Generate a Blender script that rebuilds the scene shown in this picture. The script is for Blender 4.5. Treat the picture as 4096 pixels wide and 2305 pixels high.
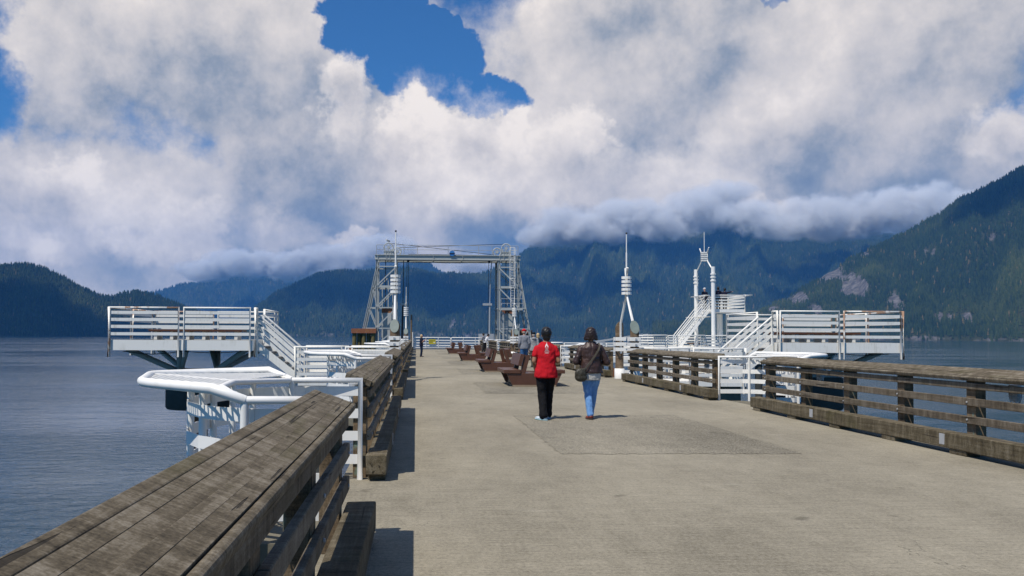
import bpy, bmesh, math, random
import numpy as np
from mathutils import Vector, Matrix, Euler, noise as mnoise

PI = math.pi
scene = bpy.context.scene
for _o in list(bpy.data.objects):
    bpy.data.objects.remove(_o, do_unlink=True)

# ------------------------------------------------------------------ camera, world, sun, exposure
CAM_Z = 1.45
FOC = 3300.0 / 4096.0                 # focal length over frame width
YAW = -math.atan(125.0 / 3300.0)
PITCH = math.radians(1.85)
ROLL = math.radians(0.26)
cam_data = bpy.data.cameras.new('camera')
cam_data.sensor_width = 36.0
cam_data.lens = 36.0 * FOC
cam_data.shift_x = 258.0 / 4096.0
cam_data.shift_y = (192.5 - 3300.0 * math.tan(PITCH)) / 4096.0
cam_data.clip_start = 0.05
cam_data.clip_end = 60000.0
camera = bpy.data.objects.new('camera', cam_data)
scene.collection.objects.link(camera)
camera.location = (0, 0, CAM_Z)
camera.rotation_euler = (Matrix.Rotation(YAW, 3, 'Z') @ Matrix.Rotation(PI / 2 + PITCH, 3, 'X') @ Matrix.Rotation(ROLL, 3, 'Z')).to_euler()
scene.camera = camera

SUN_DIR = Vector((-0.42, -0.42, 1.0)).normalized()      # towards the sun
SUN_EL = math.asin(SUN_DIR.z)
sun_data = bpy.data.lights.new('sun', 'SUN')
sun_data.energy = 5.0
sun_data.angle = math.radians(0.53)
sun_data.color = (1.0, 0.94, 0.85)
sun = bpy.data.objects.new('sun', sun_data)
scene.collection.objects.link(sun)
sun.location = (-30, -30, 70)
sun.rotation_euler = SUN_DIR.to_track_quat('Z', 'Y').to_euler()

vs = scene.view_settings
vs.view_transform = 'Standard'
vs.look = 'None'
vs.exposure = 0.0
vs.gamma = 1.0
vs.use_curve_mapping = False
scene.render.engine = 'CYCLES'
cy = scene.cycles
cy.use_denoising = True
cy.max_bounces = 8
cy.diffuse_bounces = 3
cy.glossy_bounces = 4
cy.transmission_bounces = 4
cy.volume_bounces = 2
cy.transparent_max_bounces = 40
cy.sample_clamp_indirect = 4.0
cy.caustics_reflective = False
cy.caustics_refractive = False


class S:
    """A node socket with arithmetic; keeps the long shader formulas readable."""
    tree = None

    def __init__(self, sock):
        self.s = sock

    def __add__(a, b): return M('ADD', a, b)
    __radd__ = __add__
    def __sub__(a, b): return M('SUBTRACT', a, b)
    def __rsub__(a, b): return M('SUBTRACT', b, a)
    def __mul__(a, b): return M('MULTIPLY', a, b)
    __rmul__ = __mul__
    def __truediv__(a, b): return M('DIVIDE', a, b)


def put(sock, v):
    if isinstance(v, S):
        S.tree.links.new(v.s, sock)
    elif isinstance(v, bpy.types.NodeSocket):
        S.tree.links.new(v, sock)
    else:
        sock.default_value = v


def nd(kind, **props):
    n = S.tree.nodes.new(kind)
    for k, v in props.items():
        setattr(n, k, v)
    return n


def M(op, a, b=None, c=None, clamp=False):
    n = nd('ShaderNodeMath', operation=op, use_clamp=clamp)
    put(n.inputs[0], a)
    if b is not None: put(n.inputs[1], b)
    if c is not None: put(n.inputs[2], c)
    return S(n.outputs[0])


def VM(op, a, b=None):
    n = nd('ShaderNodeVectorMath', operation=op)
    put(n.inputs[0], a)
    if b is not None: put(n.inputs[1], b)
    return S(n.outputs[0])


def sstep(x, lo, hi, a=0.0, b=1.0):
    n = nd('ShaderNodeMapRange', interpolation_type='SMOOTHSTEP')
    put(n.inputs[0], x); put(n.inputs[1], lo); put(n.inputs[2], hi); put(n.inputs[3], a); put(n.inputs[4], b)
    return S(n.outputs[0])


def lstep(x, lo, hi, a=0.0, b=1.0):
    n = nd('ShaderNodeMapRange')
    put(n.inputs[0], x); put(n.inputs[1], lo); put(n.inputs[2], hi); put(n.inputs[3], a); put(n.inputs[4], b)
    return S(n.outputs[0])


def mixc(f, a, b, mode='MIX'):
    n = nd('ShaderNodeMix', data_type='RGBA', blend_type=mode)
    n.clamp_factor = True
    put(n.inputs[0], f)
    put(n.inputs[6], a if isinstance(a, S) else (*a, 1.0))
    put(n.inputs[7], b if isinstance(b, S) else (*b, 1.0))
    return S(n.outputs[2])


def fbm(vec, scale, detail=6.0, rough=0.55, dist=0.0):
    n = nd('ShaderNodeTexNoise', noise_dimensions='3D')
    put(n.inputs['Vector'], vec)
    n.inputs['Scale'].default_value = scale
    n.inputs['Detail'].default_value = detail
    n.inputs['Roughness'].default_value = rough
    n.inputs['Distortion'].default_value = dist
    return S(n.outputs['Fac'])


def ramp(f, stops):
    n = nd('ShaderNodeValToRGB')
    put(n.inputs[0], f)
    cr = n.color_ramp
    while len(cr.elements) < len(stops):
        cr.elements.new(0.5)
    for e, (p, c) in zip(cr.elements, stops):
        e.position = p
        e.color = (*c, 1.0) if len(c) == 3 else c
    return S(n.outputs[0])


def comb(x, y, z):
    n = nd('ShaderNodeCombineXYZ')
    put(n.inputs[0], x); put(n.inputs[1], y); put(n.inputs[2], z)
    return S(n.outputs[0])

FILLS = [(-11.74, 18.38, 5.52, 4.97, 0.50), (20.27, 17.43, 15.46, 7.18, 0.45), (26.48, 8.78, 11.60, 4.14, 0.50), (12.40, 5.63, 13.80, 2.21, 0.40), (-19.63, 7.22, 8.28, 4.42, 0.25)]
GAPS = [(-3.38, 21.33, 3.17, 2.76, 1.20), (0.82, 18.06, 3.45, 2.21, 1.00), (5.00, 16.14, 2.48, 1.10, 0.70), (-27.48, 16.95, 2.48, 5.52, 0.45), (24.36, 21.22, 1.24, 0.61, 0.90)]
GREYS = [(-7.37, 9.06, 7.18, 3.59, 0.19), (4.20, 6.78, 7.18, 1.66, 0.32), (-22.17, 5.07, 4.14, 3.04, 0.29), (-11.20, 17.68, 3.04, 3.59, 0.08), (12.94, 8.32, 3.87, 1.66, 0.16), (27.86, 9.91, 7.18, 3.04, 0.14), (18.73, 14.32, 4.14, 2.48, 0.10), (11.86, 5.37, 7.18, 1.66, 0.24), (26.23, 6.05, 8.83, 1.38, 0.20), (-23.91, 13.28, 2.21, 1.66, 0.10), (22.26, 17.72, 3.31, 1.66, 0.10)]
BILLOWS = [(-23.81, 7.95, 5.25, 1.93, 0.40, 0.60), (-16.19, 6.09, 3.45, 2.90, 0.25, 0.82), (-25.10, 5.42, 2.48, 1.52, 0.30, 0.70), (-22.02, 9.57, 1.52, 1.38, 0.45, 0.82), (-8.68, 6.34, 2.21, 1.93, 0.40, 0.62), (3.63, 10.59, 7.18, 4.14, 0.30, 0.66), (1.68, 13.52, 3.87, 1.66, 0.18, 0.84), (6.12, 13.51, 2.07, 1.93, 0.16, 0.84), (10.79, 13.41, 2.48, 2.48, 0.20, 0.80), (-5.26, 15.99, 2.21, 2.48, 0.25, 0.76), (2.53, 9.50, 3.31, 2.21, 0.30, 0.80), (-4.63, 6.43, 1.66, 1.05, 0.25, 0.76), (16.12, 9.55, 5.52, 3.04, 0.40, 0.74), (23.89, 7.67, 3.31, 1.38, 0.30, 0.78), (36.40, 10.94, 3.04, 2.21, 0.25, 0.78)]

def build_world():
    w = bpy.data.worlds.new('World')
    scene.world = w
    w.use_nodes = True
    t = w.node_tree
    t.nodes.clear()
    S.tree = t
    out = nd('ShaderNodeOutputWorld')
    bg = nd('ShaderNodeBackground')
    sky = nd('ShaderNodeTexSky', sky_type='NISHITA')
    sky.sun_disc = False
    sky.sun_elevation = SUN_EL
    sky.sun_rotation = math.atan2(SUN_DIR.x, SUN_DIR.y)
    sky.air_density = 1.0
    sky.dust_density = 0.4
    sky.ozone_density = 2.5
    STR = 0.10
    tc = nd('ShaderNodeTexCoord')
    d = S(tc.outputs['Generated'])
    sep = nd('ShaderNodeSeparateXYZ')
    put(sep.inputs[0], d)
    x, y, z = (S(sep.outputs[i]) for i in range(3))
    u = M('ARCTAN2', x, y) * 57.2958
    v = M('ARCSINE', M('MINIMUM', M('MAXIMUM', z, -1.0), 1.0)) * 57.2958
    # domain warp: billows at two sizes
    wa = fbm(d, 8.0, 6.0, 0.62) - 0.5
    wb = fbm(VM('ADD', d, (7.3, 2.1, 4.4)), 8.0, 6.0, 0.62) - 0.5
    uu = u + wa * 9.0
    vv = v + wb * 8.0
    ue = u + wa * 13.0
    ve = v + wb * 11.0
    big = fbm(VM('ADD', d, (3.0, 9.0, 1.0)), 3.2, 3.0, 0.5)
    # relief: the same billow field looked up a little way towards the sun
    sunoff = (-0.022, 0.004, 0.034)
    r1 = fbm(VM('ADD', d, (1.7, 5.2, 8.8)), 10.0, 7.0, 0.62)
    r2 = fbm(VM('ADD', VM('ADD', d, (1.7, 5.2, 8.8)), sunoff), 10.0, 7.0, 0.62)
    relief = r1 - r2
    s1 = fbm(VM('ADD', d, (4.7, 1.2, 2.8)), 4.0, 2.0, 0.5)
    s2 = fbm(VM('ADD', VM('ADD', d, (4.7, 1.2, 2.8)), (-0.05, 0.0, 0.08)), 4.0, 2.0, 0.5)
    broad = s1 - s2

    MA = lambda p, q, r, clamp=False: M('MULTIPLY_ADD', p, q, r, clamp)

    def d2(u0, v0, a, b, warped=1):
        U, V = ((u, v), (uu, vv), (ue, ve))[warped]
        du = MA(U, 1.0 / a, -u0 / a)
        dv = MA(V, 1.0 / b, -v0 / b)
        return MA(du, du, dv * dv)

    def lobe(u0, v0, a, b, lo, hi, amp, warped=1):
        """amp inside lo (in radii), falling to 0 at hi"""
        k_ = 1.0 / (hi * hi - lo * lo)
        return MA(d2(u0, v0, a, b, warped), -k_, hi * hi * k_, True) * amp

    # --- blue sky, deepened a touch as the clear gaps show it
    blue = mixc(1.0, S(sky.outputs[0]), (0.30, 0.66, 1.0), 'MULTIPLY')
    k = 1.14 / STR
    # --- the wide grey-white deck
    gap = None
    for (u0, v0, a, b, amp) in GAPS:
        g = lobe(u0, v0, a, b, 0.5, 1.25, amp)
        gap = g if gap is None else M('MAXIMUM', gap, g)
    for (u0, v0, a, b, amp) in FILLS:
        gap = gap - lobe(u0, v0, a, b, 0.4, 1.2, amp, 0)
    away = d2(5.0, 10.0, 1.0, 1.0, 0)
    farout = lstep(away, 1200.0, 4200.0)                   # unseen sky: cloud thinned to mostly blue, to weaken the fill light
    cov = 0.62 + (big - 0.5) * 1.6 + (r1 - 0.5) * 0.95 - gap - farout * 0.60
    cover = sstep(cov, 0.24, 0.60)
    grey = None
    for (u0, v0, a, b, amp) in GREYS:
        g = lobe(u0, v0, a, b, 0.2, 1.3, amp)
        grey = g if grey is None else grey + g
    lum = 0.62 + broad * 1.1 + relief * 1.15 + (big - 0.5) * 0.30 - grey
    deck = ramp(lum, [(0.0, (0.131 * k, 0.185 * k, 0.268 * k)), (0.30, (0.284 * k, 0.315 * k, 0.356 * k)),
                      (0.60, (0.578 * k, 0.545 * k, 0.518 * k)), (0.85, (0.756 * k, 0.690 * k, 0.624 * k)), (1.0, (0.903 * k, 0.815 * k, 0.722 * k))])
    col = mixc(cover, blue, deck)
    # --- single billows, back to front: sharper heads, greyer feet
    relit = relief * 1.2 + broad * 0.6
    lt = alpha = None
    for (u0, v0, a, b, edge, bright) in BILLOWS:
        edge = min(0.7, edge * 1.5)
        e0, e1 = (1.0 - edge) ** 2, (1.0 + edge) ** 2
        m = MA(d2(u0, v0, a, b, 2), -1.0 / (e1 - e0), e1 / (e1 - e0), True)
        soft = MA(vv, 1.0 / b, -(v0 - b * 1.15) / b, True)     # feet dissolve
        m = m * soft
        li = MA(vv, 0.16 / b, bright - 0.16 * v0 / b)
        if lt is None:
            lt, alpha = li, m
        else:
            lt = MA(li - lt, m, lt)
            alpha = M('MAXIMUM', alpha, m)
    heads = ramp(lt + relit, [(0.0, (0.189 * k, 0.240 * k, 0.305 * k)), (0.35, (0.378 * k, 0.385 * k, 0.398 * k)),
                              (0.65, (0.662 * k, 0.610 * k, 0.564 * k)), (1.0, (0.966 * k, 0.870 * k, 0.763 * k))])
    col = mixc(sstep(alpha, 0.0, 1.0), col, heads)
    # distant grey-blue murk low over the water
    murk = lstep(v, 10.0, 1.0, 0.0, 0.10)
    col = mixc(murk, col, (0.210 * k, 0.310 * k, 0.435 * k))
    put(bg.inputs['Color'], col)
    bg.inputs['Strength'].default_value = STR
    t.links.new(bg.outputs[0], out.inputs[0])
    w.cycles.sampling_method = 'MANUAL'
    w.cycles.sample_map_resolution = 256


HEADLAND = [ (-34.59, 4.40, 2300, 3000), (-31.46, 4.82, 2300, 3000), (-28.47, 4.52, 2350, 3000), (-26.37, 4.19, 2400, 3000), (-25.08, 4.34, 2450, 3000), (-23.97, 4.17, 2500, 3000), (-22.83, 3.61, 2550, 3000), (-21.90, 3.02, 2600, 3000), (-20.73, 2.49, 2650, 3050), (-19.91, 2.43, 2700, 3050), (-19.31, 2.65, 2700, 3050), (-18.47, 2.80, 2700, 3050), (-17.50, 2.64, 2750, 3080), (-16.38, 2.19, 2800, 3100), (-15.12, 1.66, 2850, 3150), (-13.07, 0.83, 2900, 3200), (-10.99, 0.15, 2950, 3250), (-9.94, -0.06, 3000, 3260) ]
FAR_RANGE = [ (-23.01, 1.04, 6800, 8200), (-20.49, 1.83, 6800, 8200), (-17.50, 2.79, 6800, 8200), (-15.40, 3.37, 6800, 8200), (-13.11, 3.87, 6800, 8300), (-11.04, 4.26, 6800, 8300), (-8.92, 4.17, 6800, 8300), (-6.78, 4.21, 6800, 8300), (-4.07, 4.80, 6800, 8300), (-1.60, 5.10, 6800, 8200), (-0.08, 5.25, 6800, 8000), (0.75, 5.17, 6800, 8000), (1.44, 4.68, 6800, 8000), (2.14, 4.22, 6800, 8000), (3.66, 3.89, 6800, 8000), (6.97, 3.48, 6800, 8000) ]
MIDDLE_HILL = [ (-13.07, 0.14, 3700, 4100), (-11.79, 1.17, 3700, 4300), (-10.49, 2.12, 3700, 4400), (-9.44, 2.86, 3700, 4500), (-7.85, 3.70, 3700, 4600), (-6.51, 4.29, 3700, 4700), (-5.43, 4.45, 3700, 4700), (-4.06, 4.41, 3700, 4700), (-2.69, 4.54, 3700, 4700), (-1.87, 4.66, 3700, 4700), (-0.49, 4.61, 3700, 4700), (0.75, 4.40, 3700, 4700), (1.58, 4.22, 3700, 4700), (2.55, 4.36, 3700, 4700), (3.52, 4.28, 3700, 4750), (4.63, 4.20, 3700, 4800), (5.87, 4.03, 3700, 4800), (7.79, 3.21, 3700, 4800), (10.24, 2.11, 3700, 4800), (12.93, 1.02, 3750, 4700), (15.04, 0.22, 3800, 4600) ]
GREAT_MOUNTAIN = [ (2.56, 3.48, 4300, 5200), (4.63, 4.31, 4200, 5400), (6.00, 4.91, 4100, 5600), (7.18, 5.62, 4000, 5800), (7.92, 6.11, 3900, 5900), (9.02, 6.70, 3800, 6000), (11.06, 7.33, 3700, 6000), (14.01, 7.76, 3700, 6000), (17.15, 8.07, 3700, 6000), (19.71, 8.31, 3700, 6000), (21.09, 8.51, 3700, 6000), (22.68, 8.11, 3700, 6000), (25.07, 7.48, 3700, 6000), (27.38, 6.94, 3700, 6000), (29.60, 6.38, 3700, 6000), (32.77, 5.97, 3700, 6000), (35.75, 5.34, 3700, 6000) ]
NEAR_MOUNTAIN = [ (16.09, -0.10, 2900, 3000), (18.15, 0.12, 2800, 3000), (19.67, 0.39, 2700, 3000), (20.92, 0.86, 2600, 3000), (22.64, 1.51, 2500, 3000), (24.08, 2.24, 2450, 3050), (25.74, 3.24, 2400, 3100), (27.12, 4.16, 2350, 3100), (28.48, 5.06, 2300, 3150), (29.59, 5.60, 2300, 3150), (31.11, 6.30, 2250, 3200), (32.79, 7.24, 2200, 3200), (34.42, 8.29, 2150, 3200), (35.80, 8.94, 2100, 3200), (37.25, 9.71, 2050, 3200), (39.51, 10.55, 2000, 3200), (42.07, 11.03, 1900, 3200), (45.21, 11.13, 1800, 3200) ]

#  [(9.15, 6.48), (14.0, 6.74), (17.67, 7.13), (20.96, 7.67), (24.12, 6.64), (27.37, 6.49), (29.6, 6.14), (23.89, 7.92), (-11.56, 3.85), (-6.78, 4.21), (-1.32, 5.1)]
# ------------------------------------------------------------------ helpers for objects
COL = scene.collection


def link(o):
    COL.objects.link(o)
    return o


def tag(o, label=None, cat=None, group=None, kind=None):
    if label: o['label'] = label
    if cat: o['category'] = cat
    if group: o['group'] = group
    if kind: o['kind'] = kind
    return o


def thing(name, label, cat, loc=(0, 0, 0), rotz=0.0, group=None):
    o = bpy.data.objects.new(name, None)
    o.empty_display_size = 0.2
    o.location = loc
    o.rotation_euler = (0, 0, rotz)
    link(o)
    return tag(o, label, cat, group)


def part(name, mesh, parent, loc=None, rot=None, scale=None):
    o = bpy.data.objects.new(name, mesh)
    link(o)
    o.parent = parent
    if loc is not None: o.location = loc
    if rot is not None: o.rotation_euler = rot
    if scale is not None: o.scale = scale
    return o


def copy_tree(o, parent=None):
    c = o.copy()
    COL.objects.link(c)
    c.parent = parent
    for ch in o.children:
        copy_tree(ch, c)
    return c


class MB:
    """Collects boxes, bars, tubes and prisms into ONE mesh."""

    def __init__(self):
        self.v = []
        self.f = []
        self.sm = []

    def add(self, verts, faces, smooth=False):
        n = len(self.v)
        self.v += [tuple(p) for p in verts]
        self.f += [tuple(i + n for i in f) for f in faces]
        self.sm += [smooth] * len(faces)
        return self

    def box(self, x0, x1, y0, y1, z0, z1):
        v = [(x0, y0, z0), (x1, y0, z0), (x1, y1, z0), (x0, y1, z0), (x0, y0, z1), (x1, y0, z1), (x1, y1, z1), (x0, y1, z1)]
        return self.add(v, [(3, 2, 1, 0), (4, 5, 6, 7), (0, 1, 5, 4), (1, 2, 6, 5), (2, 3, 7, 6), (3, 0, 4, 7)])

    def bar(self, p, q, w, h, up=(0, 0, 1)):
        """rectangular bar from p to q: w across, h along `up`"""
        p, q, up = Vector(p), Vector(q), Vector(up)
        d = (q - p).normalized()
        s = d.cross(up)
        if s.length < 1e-6:
            s = d.cross(Vector((0, 1, 0)))
        s.normalize()
        t = s.cross(d).normalized()
        s = s * (w / 2)
        t = t * (h / 2)
        v = [p - s - t, p + s - t, p + s + t, p - s + t, q - s - t, q + s - t, q + s + t, q - s + t]
        return self.add(v, [(0, 1, 2, 3), (7, 6, 5, 4), (4, 5, 1, 0), (5, 6, 2, 1), (6, 7, 3, 2), (7, 4, 0, 3)])

    def tube(self, pts, r, n=10, r2=None, cap=True):
        """round pipe along a polyline, mitred; r may taper to r2"""
        P = [Vector(p) for p in pts]
        m = len(P)
        rings = []
        for i, p in enumerate(P):
            if i == 0: d = P[1] - P[0]
            elif i == m - 1: d = P[-1] - P[-2]
            else: d = (P[i] - P[i - 1]).normalized() + (P[i + 1] - P[i]).normalized()
            d = d.normalized() if d.length > 1e-9 else Vector((0, 0, 1))
            a = d.cross(Vector((0, 0, 1)))
            if a.length < 1e-3: a = d.cross(Vector((0, 1, 0)))
            a.normalize()
            b = d.cross(a).normalized()
            if 0 < i < m - 1:
                c = max(0.35, (P[i] - P[i - 1]).normalized().dot(d))
            else:
                c = 1.0
            rr = r if r2 is None else r + (r2 - r) * i / (m - 1)
            ring = []
            for k in range(n):
                t = 2 * PI * k / n
                off = a * math.cos(t) + b * math.sin(t)
                ring.append(p + off * (rr / (c if m > 2 else 1.0) ** 0.5))
            rings.append(ring)
        v = [q for ring in rings for q in ring]
        f = []
        for i in range(m - 1):
            for k in range(n):
                f.append((i * n + k, i * n + (k + 1) % n, (i + 1) * n + (k + 1) % n, (i + 1) * n + k))
        self.add(v, f, True)
        if cap:
            self.add(rings[0], [tuple(range(n))])
            self.add(rings[-1], [tuple(reversed(range(n)))])
        return self

    def lathe(self, prof, c=(0, 0, 0), n=20, smooth=True):
        v, f = [], []
        for (r, z) in prof:
            for k in range(n):
                t = 2 * PI * k / n
                v.append((c[0] + r * math.cos(t), c[1] + r * math.sin(t), c[2] + z))
        m = len(prof)
        for i in range(m - 1):
            for k in range(n):
                f.append((i * n + k, i * n + (k + 1) % n, (i + 1) * n + (k + 1) % n, (i + 1) * n + k))
        self.add(v, f, smooth)
        self.add(v[:n], [tuple(reversed(range(n)))])
        self.add(v[-n:], [tuple(range(n))])
        return self

    def prism(self, poly, o, ax, ay, depth):
        """polygon (2D) extruded: o + x*ax + y*ay, along `depth`"""
        o, ax, ay, depth = Vector(o), Vector(ax), Vector(ay), Vector(depth)
        n = len(poly)
        a = [o + ax * x + ay * y for x, y in poly]
        b = [p + depth for p in a]
        self.add(a + b, [tuple(range(n)), tuple(reversed(range(n, 2 * n)))] + [(i, i + n, (i + 1) % n + n, (i + 1) % n) for i in range(n)])
        return self

    def ell(self, c, r, rot=None, nu=14, nv=9):
        c = Vector(c)
        R = rot.to_matrix() if rot is not None else Matrix.Identity(3)
        v, f = [], []
        for j in range(nv + 1):
            ph = -PI / 2 + PI * j / nv
            for i in range(nu):
                th = 2 * PI * i / nu
                v.append(c + R @ Vector((r[0] * math.cos(ph) * math.cos(th), r[1] * math.cos(ph) * math.sin(th), r[2] * math.sin(ph))))
        for j in range(nv):
            for i in range(nu):
                f.append((j * nu + i, j * nu + (i + 1) % nu, (j + 1) * nu + (i + 1) % nu, (j + 1) * nu + i))
        return self.add(v, f, True)

    def mesh(self, name, mat, bevel=0.0, seg=1, jitter=0.0, seed=0):
        me = bpy.data.meshes.new(name)
        me.from_pydata(self.v, [], self.f)
        if any(self.sm):
            me.polygons.foreach_set('use_smooth', self.sm)
        for m_ in (mat if isinstance(mat, (list, tuple)) else [mat]):
            me.materials.append(m_)
        bm = bmesh.new()
        bm.from_mesh(me)
        bmesh.ops.recalc_face_normals(bm, faces=bm.faces)
        if bevel > 0:
            es = [e for e in bm.edges if len(e.link_faces) == 2 and e.calc_face_angle(0) > 0.5]
            bmesh.ops.bevel(bm, geom=es, offset=bevel, segments=seg, affect='EDGES', profile=0.5)
        if jitter > 0:
            rn = random.Random(seed)
            for q in bm.verts:
                q.co += Vector((rn.uniform(-1, 1), rn.uniform(-1, 1), rn.uniform(-1, 1))) * jitter
        bm.to_mesh(me)
        bm.free()
        return me

    def build(self, name, mat, parent=None, **k):
        o = bpy.data.objects.new(name, self.mesh(name, mat, **k))
        link(o)
        if parent is not None: o.parent = parent
        return o


def material(name):
    m = bpy.data.materials.new(name)
    m.use_nodes = True
    m.node_tree.nodes.clear()
    S.tree = m.node_tree
    out = nd('ShaderNodeOutputMaterial')
    b = nd('ShaderNodeBsdfPrincipled')
    m.node_tree.links.new(b.outputs[0], out.inputs[0])
    return m, b, out


def bump(b, height, strength, dist):
    n = nd('ShaderNodeBump')
    n.inputs['Strength'].default_value = strength
    n.inputs['Distance'].default_value = dist
    put(n.inputs['Height'], height)
    put(b.inputs['Normal'], S(n.outputs[0]))


def coord(kind='Object'):
    return S(nd('ShaderNodeTexCoord').outputs[kind])


def world_pos():
    return S(nd('ShaderNodeNewGeometry').outputs['Position'])


def stretch(vec, sx, sy, sz):
    return VM('MULTIPLY', vec, (sx, sy, sz))


def rnd():
    return S(nd('ShaderNodeObjectInfo').outputs['Random'])


# ------------------------------------------------------------------ water, mountains, forest, clouds, haze
WATER_Z = -4.0


def mat_water():
    m, b, out = material('sea_water')
    p = world_pos()
    # long swell, cross ripples and calm slicks
    calm = sstep(fbm(stretch(p, 0.007, 0.024, 1.0), 1.0, 4.0, 0.55), 0.42, 0.58)
    r1 = fbm(stretch(p, 0.85, 1.5, 1.0), 1.0, 5.0, 0.62, 0.3)
    r2 = fbm(stretch(p, 0.13, 0.30, 1.0), 1.0, 3.0, 0.5)
    r3 = fbm(stretch(p, 2.6, 4.6, 1.0), 1.0, 3.0, 0.55)
    h = (r1 * 0.75 + r3 * 0.14) * (0.22 + calm * 0.8) + r2 * 0.35
    b.inputs['Base Color'].default_value = (0.022, 0.054, 0.084, 1)
    b.inputs['Roughness'].default_value = 0.07
    b.inputs['IOR'].default_value = 1.333
    bump(b, h, 0.65, 0.24)
    return m


def mat_ground():
    m, b, out = material('mountain_ground')
    p = world_pos()
    at = nd('ShaderNodeAttribute', attribute_name='rock')
    rock = S(at.outputs['Fac'])
    n1 = fbm(stretch(p, 0.012, 0.012, 0.03), 1.0, 8.0, 0.65)
    n2 = fbm(stretch(p, 0.05, 0.05, 0.02), 1.0, 5.0, 0.6)
    soil = mixc(n1, (0.012, 0.022, 0.008), (0.060, 0.060, 0.026))
    stone = mixc(sstep(n2, 0.35, 0.70), (0.055, 0.052, 0.054), (0.175, 0.165, 0.158))
    f = sstep(rock + (n1 - 0.5) * 0.9, 0.42, 0.60)
    put(b.inputs['Base Color'], mixc(f, soil, stone))
    b.inputs['Roughness'].default_value = 0.95
    b.inputs['Specular IOR Level'].default_value = 0.1
    bump(b, n2, 1.0, 12.0)
    return m


def mat_conifer():
    m, b, out = material('conifer_needles')
    p = world_pos()
    n1 = fbm(p, 0.0028, 4.0, 0.6)
    r = rnd()
    c1 = mixc(r, (0.013, 0.026, 0.011), (0.036, 0.056, 0.018))
    c2 = mixc(r, (0.038, 0.060, 0.018), (0.086, 0.100, 0.032))
    c = mixc(sstep(n1, 0.46, 0.68), c1, c2)
    odd = M('GREATER_THAN', r, 0.985)
    c = mixc(odd * 0.8, c, (0.16, 0.12, 0.055))
    put(b.inputs['Base Color'], c)
    b.inputs['Roughness'].default_value = 0.9
    b.inputs['Specular IOR Level'].default_value = 0.1
    return m


def interp(tab, a):
    if a <= tab[0][0]: return tab[0][1:]
    for p, q in zip(tab, tab[1:]):
        if a <= q[0]:
            t = (a - p[0]) / (q[0] - p[0])
            t = t * t * (3 - 2 * t) * 0.5 + t * 0.5
            return tuple(p[i] + (q[i] - p[i]) * t for i in (1, 2, 3))
    return tab[-1][1:]


def terrain(name, tab, nu, nv, seed, rough, mat, rock_fn, curve=0.85, back=1.35):
    verts, faces, rock = [], [], []
    a0, a1 = tab[0][0], tab[-1][0]
    for i in range(nu + 1):
        az = a0 + (a1 - a0) * i / nu
        el, sd, rd = interp(tab, az)
        ar = math.radians(az)
        for j in range(nv + 1):
            t = back * j / nv
            r = sd + (rd - sd) * t
            # gullies and spurs wander sideways as they climb
            n = mnoise.fractal(Vector((az * 0.55 + seed, t * 1.6 + 0.25 * math.sin(az * 0.9), seed * 1.7)), 0.9, 2.1, 5)
            n2 = mnoise.fractal(Vector((az * 2.2 + seed * 3, t * 4.5, 3.1)), 0.9, 2.1, 4)
            if t <= 1.0:
                g = t ** curve
                env = math.sin(PI * min(1.0, t)) ** 0.8
                ang = math.radians(max(0.0, el)) * (g + rough * env * (n * 0.55 + n2 * 0.18))
                z = CAM_Z + r * math.tan(ang) if t > 0 else WATER_Z - 2
                z = z - (CAM_Z - WATER_Z) * (1 - t) ** 2 if t > 0 else z
                if t > 0.03: z = max(z, WATER_Z + 3 + 260 * t * 0.2)
            else:
                zr = CAM_Z + rd * math.tan(math.radians(max(0.0, el)))
                z = zr * (1 - ((t - 1) / (back - 1)) ** 1.3) + WATER_Z * ((t - 1) / (back - 1)) + n2 * 6
            ww = 1.0 + 0.010 * n2
            verts.append((r * ww * math.sin(ar), r * ww * math.cos(ar), z))
            rock.append(rock_fn(az, math.degrees(math.atan2(z, r)), t, n2))
    for i in range(nu):
        for j in range(nv):
            k = i * (nv + 1) + j
            faces.append((k, k + nv + 1, k + nv + 2, k + 1))
    me = bpy.data.meshes.new(name)
    me.from_pydata(verts, [], faces)
    me.polygons.foreach_set('use_smooth', [True] * len(faces))
    at = me.attributes.new('rock', 'FLOAT', 'POINT')
    at.data.foreach_set('value', rock)
    at = me.attributes.new('trees', 'FLOAT', 'POINT')
    at.data.foreach_set('value', [max(0.0, min(1.0, 1.25 - 2.2 * q)) for q in rock])
    me.materials.append(mat)
    o = bpy.data.objects.new(name, me)
    link(o)
    tag(o, kind='structure')
    return o


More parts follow.
